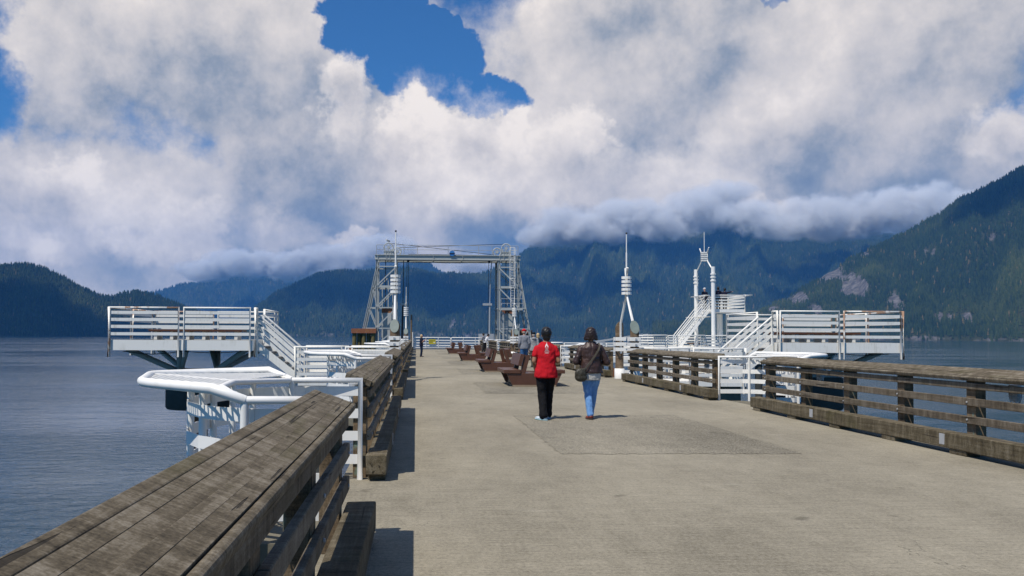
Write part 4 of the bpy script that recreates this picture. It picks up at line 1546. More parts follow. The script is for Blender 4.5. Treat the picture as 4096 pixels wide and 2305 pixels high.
def build_gate():
    for (x0, x1, lab) in ((-0.28, 3.98, 'white pipe gate leaf carrying a yellow sign across the pier end'), (4.06, 8.25, 'white pipe gate leaf without sign across the pier end')):
        t = thing('pipe_gate', lab, 'gate', (0, 95.4, 0), 0, 'white gate leaves closing the pier end')
        z0, z1 = 0.10, 1.28
        MB().tube([(x0, 0, z0), (x0, 0, z1 - 0.08), (x0 + 0.08, 0, z1), (x1 - 0.08, 0, z1), (x1, 0, z1 - 0.08), (x1, 0, z0), (x0, 0, z0)], 0.045, 8).build('gate_frame', MAT['white'], t)
        for k in (1, 2):
            x = x0 + (x1 - x0) * k / 3
            MB().tube([(x, 0, z0), (x, 0, z1)], 0.032, 8).build('upright', MAT['white'], t)
        for z in (0.36, 0.66, 0.96):
            MB().box(x0 + 0.045, x1 - 0.045, 0.036, 0.05, z - 0.055, z + 0.055).build('bar', MAT['white'], t)
        x = x0 if x0 < 0 else x1
        MB().tube([(x - 0.12 if x0 < 0 else x + 0.12, 0, 0.0), (x - 0.12 if x0 < 0 else x + 0.12, 0, 1.9 if x0 < 0 else 1.5)], 0.05, 8).build('hinge_post', MAT['white'], t)
    s = thing('warning_sign', 'small yellow notice board hung on the white gate', 'sign', (1.86, 95.33, 0.80))
    MB().box(-0.40, 0.40, 0.0, 0.015, -0.28, 0.28).build('panel', MAT['yellow'], s)
    ln = MB()
    rn = random.Random(3)
    for j, z in enumerate((0.15, 0.03, -0.09)):
        x = -0.33
        while x < (0.33, 0.12, 0.0)[j]:
            w = rn.uniform(0.03, 0.09)
            ln.box(x, x + w, -0.004, -0.001, z - 0.025, z + 0.025)
            x += w + 0.025
    ln.build('print', MAT['ink'], s)
    MB().tube([(0.22, -0.006, -0.10), (0.22, -0.001, -0.10)], 0.07, 14).build('white_spot', MAT['white'], s)
    p = thing('dark_post', 'dark slim post standing at the left hinge of the white gate', 'post', (-0.55, 95.0, 0))  # plain dark pole, carries no lamp
    MB().tube([(0, 0, 0), (0, 0, 3.3)], 0.10, 10).build('shaft', MAT['pile'], p)
    MB().tube([(0.0, 0, 3.3), (0, 0, 3.9)], 0.12, 10, 0.10).build('cap', MAT['dark'], p)


def build_tower():
    zf = 0.58
    t = thing('lookout_tower', 'white twin-column lookout tower with forked mast beside the pier', 'tower', (0, 0, 0))
    cols = ((21.12, 61.5), (21.45, 58.8))
    mid = Vector((21.285, 60.15, 0))
    for (x, y) in cols:
        MB().lathe([(0.145, -5.0), (0.145, 6.56)], (x, y, 0), 18).build('column', MAT['white'], t)
        d = (mid - Vector((x, y, 0))).normalized()
        for z in (5.55, 5.80, 6.03):
            MB().lathe([(0.20, z - 0.05), (0.20, z + 0.05)], (x, y, 0), 16).build('clamp_band', MAT['white'], t)
        q = lambda o, z: (mid.x - d.x * o * 0.6 + (-0.15 if y > 60 else 0.15) * (o < 0.9), mid.y - d.y * o, z)
        p0 = Vector((x, y, 0)) + d * 0.19
        MB().tube([(p0.x, p0.y, 5.3), (p0.x, p0.y, 6.45), q(0.2, 7.05), q(0.2, 7.75), q(0.45, 8.05)], 0.042, 10).build('fork_pipe', MAT['white'], t)
    for z in (7.12, 7.27, 7.42, 7.57, 7.70):
        MB().box(mid.x - 0.2, mid.x + 0.2, mid.y - 0.2, mid.y + 0.2, z - 0.045, z + 0.045).build('hoop', MAT['white'], t)
    MB().tube([(mid.x, mid.y, 7.1), (mid.x, mid.y, 9.25)], 0.025, 8).build('mast', MAT['white'], t)
    MB().lathe([(0.22, -5.0), (0.22, 3.2)], (22.95, 61.6, 0), 18).build('column', MAT['white'], t)
    zp = 3.5
    MB().box(21.5, 23.9, 59.2, 62.4, zp - 0.22, zp).build('tower_floor', MAT['white'], t)
    for (p, q) in (((21.6, 59.15), (23.9, 59.15)), ((23.95, 59.2), (23.95, 62.4)), ((21.5, 62.45), (23.9, 62.45)), ((21.45, 60.9), (21.45, 62.4))):
        railing_panel(t, p, q, zp, 1.02, 0.2, mat='white', name='tower_railing')
    # splayed mesh shelves round the rail and below the floor
    for z, x0, x1 in ((4.55, 23.95, 24.6), (2.95, 23.8, 24.7), (4.52, 21.0, 21.42), (2.95, 20.6, 21.45)):
        m = MB()
        lattice(m, [(x0, 59.3), (x1, 59.5), (x1, 62.1), (x0, 62.3)], lambda x, y: z, 0.16, 0.03, 0.02)
        m.tube([(x0, 59.3, z), (x1, 59.5, z), (x1, 62.1, z), (x0, 62.3, z), (x0, 59.3, z)], 0.03, 6)
        m.build('mesh_shelf', MAT['white'], t)
    # stair
    a, b = Vector((19.1, 60.1, zf)), Vector((21.45, 60.1, zp))
    side = Vector((0, 1, 0)) * 0.55
    for s_ in (-1, 1):
        MB().bar(a + side * s_, b + side * s_, 0.05, 0.20).build('stringer', MAT['white'], t)
        up = Vector((0, 0, 0.98))
        MB().tube([a + side * s_, a + side * s_ + up, b + side * s_ + up, b + side * s_], 0.036, 8).build('handrail', MAT['white'], t)
        bb = MB()
        for k in (0.3, 0.52, 0.75):
            bb.bar(a + side * s_ + up * k, b + side * s_ + up * k, 0.015, 0.07)
        bb.build('flat_bars', MAT['white'], t)
    for i in range(14):
        c = a.lerp(b, (i + 0.6) / 14)
        MB().bar(c - side, c + side, 0.24, 0.035).build('tread', MAT['white'], t)

    # deck the tower stands on, with its railings
    d = thing('tower_deck', 'white railed deck around the foot of the lookout tower', 'deck')
    MB().box(16.6, 25.2, 57.4, 63.2, zf - 0.35, zf).build('deck_floor', MAT['white_old'], d)
    MB().box(7.2, 16.55, 58.2, 60.6, zf - 0.95, zf - 0.55).build('walkway_floor', MAT['white_old'], d)
    for x in (17.4, 24.4):
        for y in (58.0, 62.6):
            MB().lathe([(0.25, -5.0), (0.25, zf - 0.35)], (x, y, 0), 14).build('pile', MAT['pier_d'], d)
    xs = [16.65, 18.3, 18.4, 19.0, 20.4, 22.0, 22.1, 23.6, 23.7, 25.15]
    for a_, b_ in ((16.65, 17.5), (17.6, 18.35), (20.0, 21.3), (21.4, 23.2), (23.3, 25.15)):
        railing_panel(d, (a_, 57.35), (b_, 57.35), zf, 0.98, 0.3, mat='white', name='deck_railing')
    for a_, b_ in ((16.65, 19.4), (19.5, 22.3), (22.4, 25.15)):
        railing_panel(d, (a_, 63.25), (b_, 63.25), zf, 0.98, 0.3, mat='white', name='deck_railing')
    railing_panel(d, (25.2, 57.4), (25.2, 63.2), zf, 0.98, 0.3, mat='white', name='deck_railing')
    for (x0, x1) in ((15.9, 17.6), (18.6, 20.3), (21.0, 23.2), (23.4, 25.4)):
        m = MB()
        lattice(m, [(x0, 57.3), (x1, 57.3), (x1 - 0.3, 56.7), (x0 + 0.3, 56.7)], lambda x, y: zf + 1.0, 0.12, 0.025, 0.02)
        m.tube([(x0, 57.3, zf + 1.0), (x1, 57.3, zf + 1.0), (x1 - 0.3, 56.7, zf + 1.0), (x0 + 0.3, 56.7, zf + 1.0), (x0, 57.3, zf + 1.0)], 0.032, 6)
        m.build('mesh_counter', MAT['white'], d)
    for a_, b_ in ((7.6, 10.4), (10.5, 13.4), (13.5, 16.5)):
        railing_panel(d, (a_, 58.15), (b_, 58.15), zf - 0.56, 0.98, 0.3, mat='white', name='walkway_railing')
    for x in (21.6, 24.0):
        b = thing('deck_bench', 'brown bench on the tower deck, %s' % ('behind the foot of the columns' if x < 22 else 'at its outer end'), 'bench', (x, 62.3, zf), 0, 'benches on the tower deck')
        MB().box(-0.85, 0.85, -0.22, 0.22, 0.36, 0.44).build('seat', MAT['brown'], b)
        for q in (-0.6, 0.6):
            MB().box(q - 0.06, q + 0.06, -0.18, 0.18, 0.0, 0.36).build('leg', MAT['white_old'], b)

    # aluminium gangway down to the float
    g = thing('gangway', 'grey aluminium truss gangway sloping down from the tower deck', 'gangway', (0, 0, 0))
    A, B = Vector((9.0, 66.0, -0.9)), Vector((18.2, 65.0, 0.55))
    w = Vector((0, 0.75, 0))
    MB().bar(A - Vector((0, 0, 0.08)), B - Vector((0, 0, 0.08)), 1.45, 0.08).build('tread_deck', MAT['alu'], g)
    for s_ in (-1, 1):
        tr = MB()
        up = Vector((0, 0, 1.12))
        tr.bar(A + w * s_, B + w * s_, 0.08, 0.12)
        tr.bar(A + w * s_ + up, B + w * s_ + up, 0.07, 0.09)
        tr.bar(A + w * s_ + up * 0.5, B + w * s_ + up * 0.5, 0.04, 0.05)
        n = 8
        for i in range(n + 1):
            p = A.lerp(B, i / n) + w * s_
            tr.bar(p, p + up, 0.06, 0.06, up=(0, 1, 0))
            if i < n:
                q = A.lerp(B, (i + 1) / n) + w * s_
                if i % 2: tr.bar(p + up, q, 0.05, 0.05, up=(0, 1, 0))
                else: tr.bar(p, q + up, 0.05, 0.05, up=(0, 1, 0))
        tr.build('side_truss', MAT['alu'], g)
    f = thing('float_dock', 'pale grey floating dock lying behind the railings by the tower', 'dock', (12, 73, WATER_Z))
    MB().box(-4, 16, -1.6, 1.6, -0.2, 0.55).build('float', MAT['alu'], f)
    for x in (-2, 6, 14):
        MB().lathe([(0.18, -1), (0.18, 2.6)], (x, 1.9, 0), 12).build('guide_pile', MAT['rust'], f)


def build_boat():
    t = thing('motor_boat', 'small white cabin boat moored at the floating dock', 'boat', (13.2, 69.5, WATER_Z + 0.05), 0.15)
    sec = []
    for i in range(9):
        s_ = i / 8
        y = -2.6 + 5.2 * s_
        hw = 0.98 * (1 - max(0, (s_ - 0.45) / 0.55) ** 2.2)
        sh = 0.75 + 0.35 * s_ ** 2
        sec.append([(y, -hw, sh), (y, -hw * 0.8, 0.1), (y, 0, -0.35 + 0.3 * s_), (y, hw * 0.8, 0.1), (y, hw, sh)])
    v = [q for s_ in sec for q in s_]
    f = []
    for i in range(8):
        for j in range(4):
            f.append((i * 5 + j, i * 5 + j + 1, i * 5 + j + 6, i * 5 + j + 5))
        f.append((i * 5, i * 5 + 5, i * 5 + 9, i * 5 + 4))
    f.append((0, 1, 2, 3, 4))
    MB().add(v, f).build('hull', MAT['white'], t)
    MB().prism([(-0.9, 0.8), (1.3, 0.9), (0.75, 1.75), (-0.7, 1.8)], (0, -0.72, 0), (1, 0, 0), (0, 0, 1), (0, 1.44, 0)).build('cabin', MAT['white'], t, bevel=0.03)
    for s_ in (-1, 1):
        MB().prism([(-0.55, 1.2), (0.85, 1.22), (0.60, 1.62), (-0.5, 1.62)], (0, s_ * 0.735, 0), (1, 0, 0), (0, 0, 1), (0, s_ * 0.012, 0)).build('window', MAT['window'], t)
    MB().box(-0.75, 0.85, -0.8, 0.8, 1.8, 1.86).build('roof', MAT['white'], t)


def build_dolphin():
    t = thing('mooring_dolphin', 'rust red cluster of fender piles beside the gantry leg', 'dolphin', (-6.2, 97.5, 0))
    for i in range(5):
        x = -1.05 + i * 0.55
        MB().lathe([(0.26, -0.9), (0.26, 1.75)], (x, (i % 2) * 0.3, 0), 14).build('fender', MAT['olive'], t)
        MB().lathe([(0.30, -5.0), (0.30, -0.9)], (x, (i % 2) * 0.3, 0), 14).build('pile', MAT['rust'], t)
    MB().box(-1.4, 1.5, -0.4, 0.8, 1.76, 2.3).build('cap_beam', MAT['rust'], t)
    MB().bar((-1.3, 0.2, 0.2), (-2.9, 0.2, -4.6), 0.7, 0.5).build('raking_pile', MAT['rust'], t)
    t2 = thing('mooring_dolphin', 'rust brown fender pile beside the right gantry tower', 'dolphin', (13.2, 100.8, 0))
    MB().box(-2.2, 1.0, -0.4, 0.6, 1.3, 2.2).build('cap_beam', MAT['rust'], t2)
    for x in (-1.8, 0.6):
        MB().lathe([(0.30, -5.0), (0.30, 1.3)], (x, 0.1, 0), 14).build('pile', MAT['rust'], t2)


def build_gull():
    o = thing('gull', 'white and grey gull perched on the gantry wheel', 'gull', (-3.45, 98.5, 12.55))
    b = MB()
    b.ell((0, 0, 0.26), (0.19, 0.10, 0.12), Euler((0, 0.35, 0)))
    b.ell((-0.16, 0, 0.42), (0.075, 0.07, 0.075))
    b.tube([(-0.12, 0, 0.30), (-0.155, 0, 0.40)], 0.075, 8, 0.06)
    b.tube([(-0.22, 0, 0.42), (-0.31, 0, 0.40)], 0.018, 6, 0.006)
    for s_ in (-1, 1):
        b.tube([(0.02, s_ * 0.05, 0.18), (0.02, s_ * 0.05, 0.0)], 0.012, 5)
    body = b.build('body', MAT['white'], o)
    w = MB()
    for s_ in (-1, 1):
        w.ell((0.08, s_ * 0.085, 0.265), (0.24, 0.03, 0.09), Euler((0, 0.38, 0)))
    w.build('wings', mat_plain('gull_wing_grey', (0.22, 0.23, 0.25), 0.8), body)


# ------------------------------------------------------------------ people
def limb(mb, pts, rad, n=12, squash=1.0):
    """tapered chain of rounded segments"""
    P = [Vector(p) for p in pts]
    for a, b, ra, rb in zip(P, P[1:], rad, rad[1:]):
        mb.tube([a, b], ra, n, rb)
    for p, r in zip(P, rad):
        mb.ell(p, (r, r, r), None, n, 8)


def loft(mb, rings, n=20):
    """closed skin over ellipses (cx, cy, z, rx, ry)"""
    v, f = [], []
    for (cx, cy, z, rx, ry) in rings:
        for k in range(n):
            a = 2 * PI * k / n
            v.append((cx + rx * math.cos(a), cy + ry * math.sin(a), z))
    for i in range(len(rings) - 1):
        for k in range(n):
            f.append((i * n + k, i * n + (k + 1) % n, (i + 1) * n + (k + 1) % n, (i + 1) * n + k))
    f.append(tuple(reversed(range(n))))
    f.append(tuple(range((len(rings) - 1) * n, len(rings) * n)))
    mb.add(v, f, True)


def skin(mb, name, mat, parent, voxel, it=4, fold=0.0, fsize=0.1):
    """one continuous surface grown over the overlapping volumes"""
    o = mb.build(name, mat, parent)
    r = o.modifiers.new('surface', 'REMESH')
    r.mode = 'VOXEL'
    r.voxel_size = voxel
    r.use_smooth_shade = True
    s = o.modifiers.new('relax', 'SMOOTH')
    s.factor = 0.5
    s.iterations = it
    if fold > 0:
        tx = bpy.data.textures.new(name + '_folds', 'CLOUDS')
        tx.noise_scale = fsize
        tx.noise_depth = 2
        dm = o.modifiers.new('folds', 'DISPLACE')
        dm.texture = tx
        dm.strength = fold
        dm.mid_level = 0.5
        dm.texture_coords = 'LOCAL'
    return o


def hand(mb, w, d, H, curl=0.5, thumb=1):
    """palm, four unequal curled fingers and a thumb; w wrist, d direction of the hand"""
    w, d = Vector(w), Vector(d).normalized()
    s_ = d.cross(Vector((0, 0, 1)))
    if s_.length < 0.1: s_ = Vector((1, 0, 0))
    s_.normalize()
    n = s_.cross(d).normalized()
    k = H / 1.7
    mb.tube([w, w + d * 0.05 * k], 0.020 * k, 8, 0.030 * k)
    mb.ell(w + d * 0.055 * k, (0.036 * k, 0.036 * k, 0.022 * k), None, 10, 6)
    for i, ln in enumerate((0.068, 0.078, 0.072, 0.056)):
        a = w + d * 0.085 * k + s_ * (i - 1.5) * 0.019 * k
        b = a + d * ln * 0.5 * k - n * 0.010 * k * curl
        c = b + (d * (1 - curl * 0.8) - n * curl).normalized() * ln * 0.5 * k
        limb(mb, [a, b, c], [0.0088 * k, 0.0082 * k, 0.0072 * k], 8)
    a = w + d * 0.03 * k + s_ * thumb * 0.026 * k
    b = a + (d * 0.7 + s_ * thumb * 0.8).normalized() * 0.034 * k
    limb(mb, [a, b, b + (d - n * 0.4).normalized() * 0.03 * k], [0.011 * k, 0.0095 * k, 0.008 * k], 8)


POSE = dict(hipL=(-0.052, 0, 0.520), hipR=(0.052, 0, 0.520), knL=(-0.052, 0.012, 0.285), knR=(0.052, 0.012, 0.285), anL=(-0.052, -0.012, 0.048), anR=(0.052, -0.012, 0.048),
            shL=(-0.098, 0, 0.782), shR=(0.098, 0, 0.782), elL=(-0.128, -0.022, 0.635), elR=(0.128, -0.022, 0.635), wrL=(-0.118, 0.035, 0.500), wrR=(0.118, 0.035, 0.500),
            neck=(0, -0.004, 0.835), head=(0, 0.012, 0.926), lean=0.0)


def person(label, loc, rotz, H, pose, sp, voxel=0.02):
    """sp: materials and cut of the clothes"""
    t = thing('person', label, 'person', loc, rotz, sp.get('group'))
    p = dict(POSE)
    p.update(pose)
    lean = p.pop('lean')
    sway = Matrix.Rotation(lean, 3, 'X') @ Matrix.Rotation(p.pop('side', 0.0), 3, 'Y')
    piv = Vector((0, 0, 0.53))
    J = {}
    for k, q in p.items():
        q = Vector(q)
        if k[:2] in ('sh', 'el', 'wr', 'ne', 'he') and not k.endswith('!'):
            q = piv + sway @ (q - piv)
        J[k.rstrip('!')] = q * H
    up = lambda x, y, z: (piv + sway @ (Vector((x, y, z)) - piv)) * H
    female = sp.get('female', True)
    wd = sp.get('wide', 1.0)
    # ---- body: one continuous mesh
    b = MB()
    hd = J['head']
    b.ell(hd, (0.0465 * H, 0.056 * H, 0.068 * H), None, 18, 12)
    b.ell(hd + Vector((0, 0.012, -0.035)) * H, (0.034 * H, 0.040 * H, 0.040 * H))
    b.tube([hd + Vector((0, 0.052, -0.004)) * H, hd + Vector((0, 0.066, -0.022)) * H], 0.008 * H, 8, 0.011 * H)
    for s_ in (-1, 1):
        b.ell(hd + Vector((s_ * 0.047, -0.002, -0.012)) * H, (0.008 * H, 0.014 * H, 0.019 * H))
    b.ell(hd + Vector((0, 0.052, -0.040)) * H, (0.014 * H, 0.008 * H, 0.006 * H))
    limb(b, [up(0, -0.006, 0.80), J['neck'], hd + Vector((0, -0.008, -0.03)) * H], [0.040 * H, 0.032 * H, 0.032 * H])
    loft(b, [(*up(0, 0, z)[:2], up(0, 0, z)[2], rx * H * wd, ry * H * wd) for (z, rx, ry) in ((0.50, 0.070, 0.055), (0.56, 0.085, 0.062), (0.63, 0.070, 0.052), (0.72, 0.080, 0.056), (0.79, 0.082, 0.050), (0.82, 0.045, 0.034))])
    for s_ in 'LR':
        limb(b, [J['sh' + s_], J['el' + s_], J['wr' + s_]], [0.028 * H, 0.0235 * H, 0.0165 * H])
        hand(b, J['wr' + s_], J['wr' + s_] - J['el' + s_], H, 0.55, 1 if s_ == 'L' else -1)
        limb(b, [J['hip' + s_], J['kn' + s_], J['an' + s_]], [0.046 * H, 0.031 * H, 0.021 * H])
        an = J['an' + s_]
        b.ell(an + Vector((0, 0.035 * H, -0.026 * H)), (0.024 * H, 0.062 * H, 0.020 * H))
    skin(b, 'body', sp['skin'], t, min(voxel, 0.012), 3)
    ey = MB()
    for s_ in (-1, 1):
        ey.ell(hd + Vector((s_ * 0.018, 0.0535, 0.004)) * H, (0.007 * H, 0.004 * H, 0.0045 * H), None, 8, 6)
    ey.build('eyes', sp['dark'], t)
    # ---- trousers
    tr = MB()
    hipw = sp.get('hip', 0.105) * wd
    loft(tr, [(0, 0.0, z * H, rx * H, ry * H) for (z, rx, ry) in ((0.455, hipw * 0.82, 0.062), (0.50, hipw * 0.97, 0.071), (0.54, hipw, 0.072), (0.59, hipw * 0.90, 0.064), (0.615, hipw * 0.82, 0.058))])
    lr = sp.get('leg', (0.056, 0.040, 0.034))
    for s_ in 'LR':
        hp, kn, an = J['hip' + s_], J['kn' + s_], J['an' + s_]
        hem = an + Vector((0, 0, 0.006 * H))
        limb(tr, [hp + Vector((0, 0, -0.01 * H)), hp.lerp(kn, 0.5), kn, kn.lerp(hem, 0.35), kn.lerp(hem, 0.75), hem],
             [lr[0] * H, (lr[0] * 0.58 + lr[1] * 0.42) * H, lr[1] * H, lr[1] * 0.97 * H, lr[2] * H, lr[2] * sp.get('flare', 1.0) * H], 14)
    skin(tr, 'trousers', sp['bottom'], t, voxel * 0.8, 4, 0.022, 0.085)
    # ---- top
    top = MB()
    cut = sp.get('hem', 0.50)
    prof = sp.get('profile') or ((cut, 0.112, 0.078), (0.56, 0.106, 0.074), (0.62, 0.095, 0.066), (0.68, 0.096, 0.066), (0.74, 0.103, 0.068), (0.778, 0.104, 0.062), (0.803, 0.088, 0.052), (0.824, 0.060, 0.043), (0.840, 0.042, 0.036))
    loft(top, [(*up(0, -0.004, z)[:2], up(0, 0, z)[2], rx * H * wd, ry * H * wd) for (z, rx, ry) in prof], 28)
    for s_ in 'LR':
        sh, el, wr = J['sh' + s_], J['el' + s_], J['wr' + s_]
        sr = sp.get('sleeve_r', (0.040, 0.034, 0.026))
        inner = sh + Vector(((0.022 if s_ == 'L' else -0.022) * H, 0, 0.004 * H))
        if sp.get('sleeve', 'long') == 'short':
            end = sh.lerp(el, sp.get('sleeve_k', 0.66))
            limb(top, [inner, sh, end], [sr[0] * H, sr[0] * H, sr[1] * H * 1.06], 14)
        else:
            limb(top, [inner, sh, el, el.lerp(wr, 0.93)], [sr[0] * H, sr[0] * 1.02 * H, sr[1] * H, sr[2] * H], 14)
    shirt = skin(top, sp.get('top_name', 'shirt'), sp['top'], t, voxel * 0.8, 3, 0.026, 0.10)
    if sp.get('hood'):
        h = MB()
        h.ell(up(0, -0.055, 0.815), (0.070 * H, 0.042 * H, 0.040 * H))
        h.tube([up(-0.05, -0.04, 0.83), up(0, -0.062, 0.80), up(0.05, -0.04, 0.83)], 0.028 * H, 8)
        skin(h, 'hood', sp['top'], t, voxel * 0.8, 3)
    if sp.get('under'):
        u = MB()
        loft(u, [(0, -0.002, z * H, rx * H, ry * H) for (z, rx, ry) in ((0.425, 0.104, 0.074), (0.47, 0.110, 0.080), (0.53, 0.109, 0.077), (0.58, 0.096, 0.066))], 24)
        skin(u, 'blouse', sp['under'], t, voxel * 0.8, 3, 0.016, 0.06)
    # ---- hair and hat
    if sp.get('hair'):
        h = MB()
        st = sp.get('style', 'short')
        if sp.get('hat'):
            h.ell(hd + Vector((0, -0.020, -0.016)) * H, (0.047 * H, 0.044 * H, 0.042 * H))
        elif st == 'short':
            h.ell(hd + Vector((0, -0.010, 0.016)) * H, (0.058 * H, 0.066 * H, 0.066 * H), None, 20, 14)
            h.ell(hd + Vector((0, -0.026, -0.030)) * H, (0.046 * H, 0.040 * H, 0.048 * H))
            h.ell(hd + Vector((0, 0.006, 0.045)) * H, (0.046 * H, 0.052 * H, 0.036 * H))
        elif st == 'bob':
            h.ell(hd + Vector((0, -0.010, 0.018)) * H, (0.060 * H, 0.065 * H, 0.066 * H), None, 20, 14)
            loft(h, [(hd.x, hd.y - 0.016 * H, hd.z + z * H, rx * H, ry * H) for (z, rx, ry) in ((-0.048, 0.066, 0.046), (-0.038, 0.077, 0.058), (-0.015, 0.073, 0.061), (0.015, 0.064, 0.062), (0.045, 0.046, 0.05))], 24)
            rn = random.Random(8)
            for k in range(14):
                a = PI + PI * k / 13
                h.ell(hd + Vector((0.064 * math.cos(a), -0.016 + 0.046 * math.sin(a), -0.040 + rn.uniform(-0.010, 0.006))) * H, (0.015 * H, 0.014 * H, 0.020 * H), None, 8, 6)
        else:
            h.ell(hd + Vector((0, -0.014, 0.012)) * H, (0.055 * H, 0.058 * H, 0.066 * H))
            h.ell(hd + Vector((0, -0.034, -0.04)) * H, (0.050 * H, 0.032 * H, 0.055 * H))
        skin(h, 'hair', sp['hair'], t, voxel * 0.6, 2, 0.014, 0.035)
    if sp.get('hat'):
        h = MB()
        h.ell(hd + Vector((0, -0.003, 0.036)) * H, (0.057 * H, 0.066 * H, 0.044 * H))
        h.ell(hd + Vector((0, 0.075, 0.030)) * H, (0.042 * H, 0.045 * H, 0.008 * H))
        skin(h, 'cap', sp['hat'], t, voxel * 0.6, 2)
    # ---- shoes
    for s_ in 'LR':
        an = J['an' + s_]
        tilt = sp.get('toe' + s_, 0.0)
        yaw = sp.get('yaw' + s_, 0.22 if s_ == 'L' else -0.22)
        kk = sp.get('shoe_k', 1.0)
        R = Matrix.Rotation(yaw, 3, 'Z') @ Matrix.Rotation(-tilt, 3, 'X')
        q = lambda x, y, z: an + R @ (Vector((x, y, z)) * H)
        sh = MB()
        sh.ell(q(0, -0.006 * kk, -0.020), (0.029 * H * kk, 0.036 * H * kk, 0.027 * H), R.to_euler())
        sh.ell(q(0, 0.046 * kk, -0.031), (0.030 * H * kk, 0.058 * H * kk, 0.019 * H), R.to_euler())
        sho = skin(sh, 'shoe', sp['shoe'], t, voxel * 0.5, 2)
        so = MB()
        loft(so, [(0, 0.026 * H * kk, z * H, rx * H * kk, ry * H * kk) for (z, rx, ry) in ((-0.0475, 0.030, 0.078), (-0.044, 0.033, 0.081), (-0.036, 0.031, 0.079))], 18)
        so.v = [tuple(an + R @ Vector(v_)) for v_ in so.v]
        so.build('sole', sp.get('sole', sp['shoe']), sho)
    return t, J, shirt


def build_people():
    C = {}
    tan_skin = mat_plain('tan_skin', (0.33, 0.165, 0.095), 0.5, 0.08)
    pale_skin = mat_plain('pale_skin', (0.46, 0.25, 0.18), 0.5, 0.08)
    black_hair = mat_plain('black_hair', (0.008, 0.007, 0.007), 0.45, 0.3, 40.0, 0.0025, 120.0, 0.4)
    brown_hair = mat_plain('dark_brown_hair', (0.020, 0.010, 0.007), 0.42, 0.35, 30.0, 0.005, 60.0, 0.45)
    blond_hair = mat_plain('blond_hair', (0.46, 0.33, 0.17), 0.5, 0.2, 30.0)
    grey_hair = mat_plain('grey_hair', (0.30, 0.26, 0.22), 0.6, 0.2, 30.0)
    dark = mat_plain('dark_eye', (0.012, 0.010, 0.009), 0.3)
    red = mat_cloth('red_jersey', (0.47, 0.010, 0.018), 0.10, 0.012, 8.0)
    blk = mat_cloth('black_trouser_cloth', (0.0075, 0.0075, 0.009), 0.2, 0.012, 8.0)
    leather = mat_cloth('brown_leather', (0.034, 0.017, 0.014), 0.3, 0.012, 9.0, 0.48, 0.45, (0.060, 0.030, 0.022))
    jean = mat_cloth('light_blue_denim', (0.13, 0.27, 0.52), 0.16, 0.012, 9.0, 0.85, 0.15, (0.24, 0.42, 0.68))
    jean2 = mat_cloth('mid_blue_denim', (0.045, 0.12, 0.26), 0.2, 0.012, 8.0)
    jean3 = mat_cloth('navy_denim', (0.018, 0.030, 0.060), 0.2, 0.010, 8.0)
    grey = mat_cloth('grey_sweatshirt', (0.20, 0.21, 0.235), 0.12, 0.014, 6.0)
    lgrey = mat_cloth('pale_grey_fleece', (0.27, 0.275, 0.285), 0.12, 0.014, 6.0)
    navy = mat_cloth('navy_top', (0.012, 0.014, 0.030), 0.2, 0.010, 7.0)
    white = mat_cloth('white_shirt_cloth', (0.60, 0.60, 0.62), 0.05, 0.010, 6.0)
    cream = mat_cloth('off_white_blouse', (0.50, 0.48, 0.44), 0.06, 0.014, 7.0)
    khaki = mat_cloth('grey_brown_trouser', (0.060, 0.052, 0.046), 0.2, 0.010, 7.0)
    redcap = mat_cloth('red_cap_cloth', (0.50, 0.015, 0.022), 0.05, 0.002)
    navycap = mat_cloth('navy_cap_cloth', (0.010, 0.013, 0.022), 0.1, 0.002)
    sneaker = mat_plain('white_blue_sneaker', (0.45, 0.50, 0.55), 0.5, 0.3, 30.0)
    sole = mat_plain('pale_teal_sole', (0.30, 0.46, 0.50), 0.5, 0.4, 22.0)
    sandal = mat_plain('red_brown_sandal', (0.16, 0.030, 0.018), 0.5, 0.3, 20.0)
    bsole = mat_plain('dark_brown_sole', (0.035, 0.020, 0.014), 0.6)
    bshoe = mat_plain('black_shoe', (0.010, 0.010, 0.011), 0.5)
    olive = mat_cloth('olive_bag_leather', (0.038, 0.034, 0.022), 0.25, 0.016, 14.0, 0.5, 0.4)

    # --- walker in the red T-shirt
    H = 1.615
    sp = dict(skin=tan_skin, dark=dark, top=red, bottom=blk, hair=black_hair, style='short', shoe=sneaker, sole=sole, sleeve='short', sleeve_k=0.50, hem=0.455, hip=0.110,
              leg=(0.062, 0.047, 0.044), flare=1.12, sleeve_r=(0.032, 0.037, 0.03), toeL=-0.05, yawL=0.75, yawR=-0.35, shoe_k=1.05,
              profile=((0.452, 0.124, 0.094), (0.475, 0.125, 0.095), (0.53, 0.120, 0.091), (0.60, 0.105, 0.079), (0.65, 0.103, 0.075), (0.71, 0.109, 0.075), (0.755, 0.113, 0.070), (0.785, 0.108, 0.062), (0.808, 0.090, 0.053), (0.826, 0.064, 0.045), (0.842, 0.042, 0.037)))
    pose = dict(hipL=(-0.050, 0.0, 0.51), hipR=(0.050, 0.0, 0.51), knL=(-0.044, -0.005, 0.285), knR=(0.046, 0.060, 0.290), anL=(-0.040, -0.085, 0.050), anR=(0.034, 0.075, 0.048),
                shL=(-0.101, -0.002, 0.770), shR=(0.101, -0.002, 0.770), elL=(-0.133, -0.020, 0.632), elR=(0.135, -0.020, 0.632), wrL=(-0.090, 0.110, 0.615), wrR=(0.092, 0.110, 0.615), neck=(0, -0.004, 0.838), head=(0.006, 0.012, 0.922))
    t, J, shirt = person('person in a red T-shirt, black trousers and trainers, walking away', (2.27, 14.38, 0.002), 0.03, H, pose, sp, 0.012)
    # print on the back: a little tent with a flag over lines of small type
    m_ink = mat_plain('white_print', (0.66, 0.64, 0.62), 0.7, 0.05)
    pr = MB()

